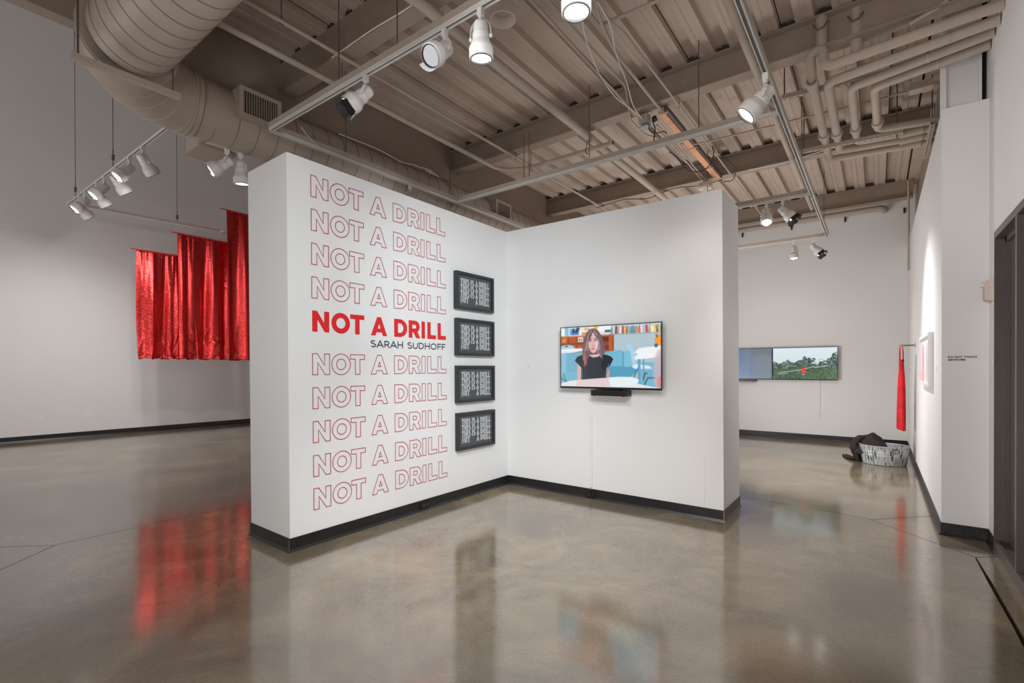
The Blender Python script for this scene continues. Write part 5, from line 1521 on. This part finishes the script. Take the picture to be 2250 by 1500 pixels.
for k in range(20):
    a = 2 * math.pi * k / 20
    ang = math.radians(-64) + .17 * math.cos(a)
    zz = .222 + .026 * math.sin(a); s_ = 1 + (zz - .149) * .5
    hp.append((cx + .296 * math.cos(ang), cy + .262 * math.sin(ang), zz))
MB().tube(hp, .004, 6, closed=True).build('handle', mat('dark_iron', (0.05, 0.05, 0.055), 0.5, metal=.4), t)

# dark cloth heaped in the tub and spilling over its side
t = thing('dark_cloth', 'dark brown cloth heaped in the wash tub and trailing on the floor', 'cloth', (-0.05, 9.05, 0.2))
rr = np.random.RandomState(8)
CLOTH = mat('dark_brown_cloth', (0.016, 0.011, 0.012), 0.8, var=0.4, scale=9, bump=0.5, bscale=18)
nu, nv = 40, 24
V = []
for j in range(nv + 1):
    for i in range(nu + 1):
        a = 2 * math.pi * i / nu; r = j / nv
        hgt = .445 - .26 * r ** 1.5 + .022 * math.sin(a * 3 + r * 5) * r + .02 * math.sin(a * 5 - r * 8) * r
        xx = -.055 + .225 * r * math.cos(a); yy = 9.03 + .195 * r * math.sin(a)
        if math.cos(a) < -.1: hgt -= .02 * r
        V.append((xx, yy, hgt))
F = [(j * (nu + 1) + i, (j + 1) * (nu + 1) + i, (j + 1) * (nu + 1) + i + 1, j * (nu + 1) + i + 1) for j in range(nv) for i in range(nu)]
MB().add(V, F, True).build('heap', CLOTH, t)
n = 18
rows_ = [(.385, -.150, .075, .11), (.335, -.215, .075, .13), (.27, -.262, .062, .14), (.20, -.268, .066, .14), (.13, -.250, .060, .13), (.06, -.225, .058, .12), (.008, -.215, .062, .12)]
V = []
for q, (zz, xx, hx, hy) in enumerate(rows_):
    for k in range(n):
        a = 2 * math.pi * k / n
        w_ = 1 + .14 * math.sin(a * 3 + q * 1.3) + .07 * math.sin(a * 5 + q)
        V.append((xx + hx * w_ * math.cos(a), 9.10 + hy * w_ * math.sin(a), zz + .012 * math.sin(a * 2 + q)*(1 if q < 6 else 0)))
F = [(q * n + k, (q + 1) * n + k, (q + 1) * n + (k + 1) % n, q * n + (k + 1) % n) for q in range(len(rows_) - 1) for k in range(n)]
MB().add(V, F, True).add(V[:n], [tuple(range(n - 1, -1, -1))], True).build('hanging_fold', CLOTH, t)
path = [(-.17, 9.05, .10, .035), (-.24, 9.14, .15, .030), (-.31, 9.24, .14, .022), (-.37, 9.34, .10, .016), (-.405, 9.43, .06, .014), (-.425, 9.50, .03, .016)]
V = []; n = 12
for q, (xx, yc, hw, zz) in enumerate(path):
    for k in range(n):
        f = k / (n - 1) * 2 - 1
        V.append((xx + .10 * f * (1 - q / 7), yc + f * hw * .8, max(.004, zz + .005 * math.sin(k * .7 + q * 1.2))))
F = [(q * n + k, q * n + k + 1, (q + 1) * n + k + 1, (q + 1) * n + k) for q in range(len(path) - 1) for k in range(n - 1)]
o = MB().add(V, F, True).build('trailing_end', CLOTH, t)
sm = o.modifiers.new('thickness', 'SOLIDIFY'); sm.thickness = 0.008

# thin vertical board joint / raceway on the right wall beside the dress
tag(MB().box((XR - .010, 8.70, .11), (XR + .001, 8.745, 1.60)).build('wall_channel', mat('grey_channel', (0.42, 0.43, 0.45), 0.4), None), 'narrow grey vertical channel on the right wall behind the dress', 'raceway')

# ================================================================== GLAZED FRAME ON THE RIGHT
FRM = mat('taupe_aluminium', (0.135, 0.112, 0.100), 0.38, metal=0.35, var=0.04)
wn = struct('window_1', MB().box((XR2 - .004, 1.6, 2.408), (XR2 + .13, 5.24, 2.462)), FRM)
MB().box((XR2 - .004, 5.215, 0.0), (XR2 + .13, 5.24, 2.408)).build('jamb', FRM, wn)
MB().box((XR2 + .055, 5.17, .10), (XR2 + .10, 5.215, 2.408)).build('inner_stile', FRM, wn)
MB().box((XR2 - .004, 1.6, 0.0), (XR2 + .02, 5.215, .092)).build('sill', FRM, wn)
MB().box((XR2 + .02, 1.6, 0.0), (XR2 + .13, 5.215, .075)).build('sill_step', FRM, wn)
MB().box((XR2 + .055, 1.6, 2.37), (XR2 + .10, 5.215, 2.408)).build('head_stop', FRM, wn)
MB().box((XR2 - .004, 4.47, .092), (XR2 + .10, 4.515, 2.408)).build('mullion', FRM, wn)
MB().box((XR2 - .004, 3.3, .092), (XR2 + .10, 3.345, 2.408)).build('mullion', FRM, wn)
GL = bpy.data.materials.new('tinted_glass'); GL.use_nodes = True
g = GL.node_tree.nodes['Principled BSDF']; g.inputs['Base Color'].default_value = (0.075, 0.058, 0.048, 1); g.inputs['Roughness'].default_value = 0.4; g.inputs['Specular IOR Level'].default_value = 0.25
for a, b in ((4.515, 5.17), (3.345, 4.47), (1.6, 3.3)):
    MB().box((XR2 + .074, a, .075), (XR2 + .082, b, 2.37)).build('pane', GL, wn)

# fire alarm strobe on the jamb wall
t = thing('fire_alarm', 'cream fire alarm strobe beside the dark window frame', 'fire alarm', (XR2, 5.36, 2.0))
CREAM = mat('cream_plastic', (0.70, 0.60, 0.53), 0.45, var=0.02)
MB().box((XR2 - .035, 5.29, 1.945), (XR2, 5.43, 2.105)).build('body', CREAM, t)
MB().box((XR2 - .045, 5.31, 1.955), (XR2 - .035, 5.41, 2.095)).build('face', CREAM, t)
MM = Matrix.Translation((XR2 - .045, 5.385, 2.078)) @ Matrix.Rotation(-math.pi / 2, 4, 'Y')
MB().lathe([(.022, 0), (.020, .014), (.012, .022), (0, .024)], MM, 16).build('strobe_lens', mat('clear_lens', (0.75, 0.75, 0.75), 0.1, spec=.8), t)
for k, ch in enumerate('FIRE'):
    g_ = MB()
    for p_ in SF[ch][1]:
        stroke(g_, [(x * .024, y * .024) for x, y in p_], .0022, False, lambda u, v, l, k=k: (XR2 - .0455 - l, 5.375 - v - 0.0, 2.052 - k * .026 - u))
    g_.build('letter', RED, t)
t = thing('light_switch', 'small white switch plate on the wall beside the dark window frame', 'switch', (XR2, 5.255, 1.47))
MB().box((XR2 - .006, 5.245, 1.41), (XR2, 5.315, 1.53)).build('plate', PLASTW, t)
MB().box((XR2 - .012, 5.272, 1.455), (XR2 - .006, 5.288, 1.485)).build('toggle', PLASTW, t)
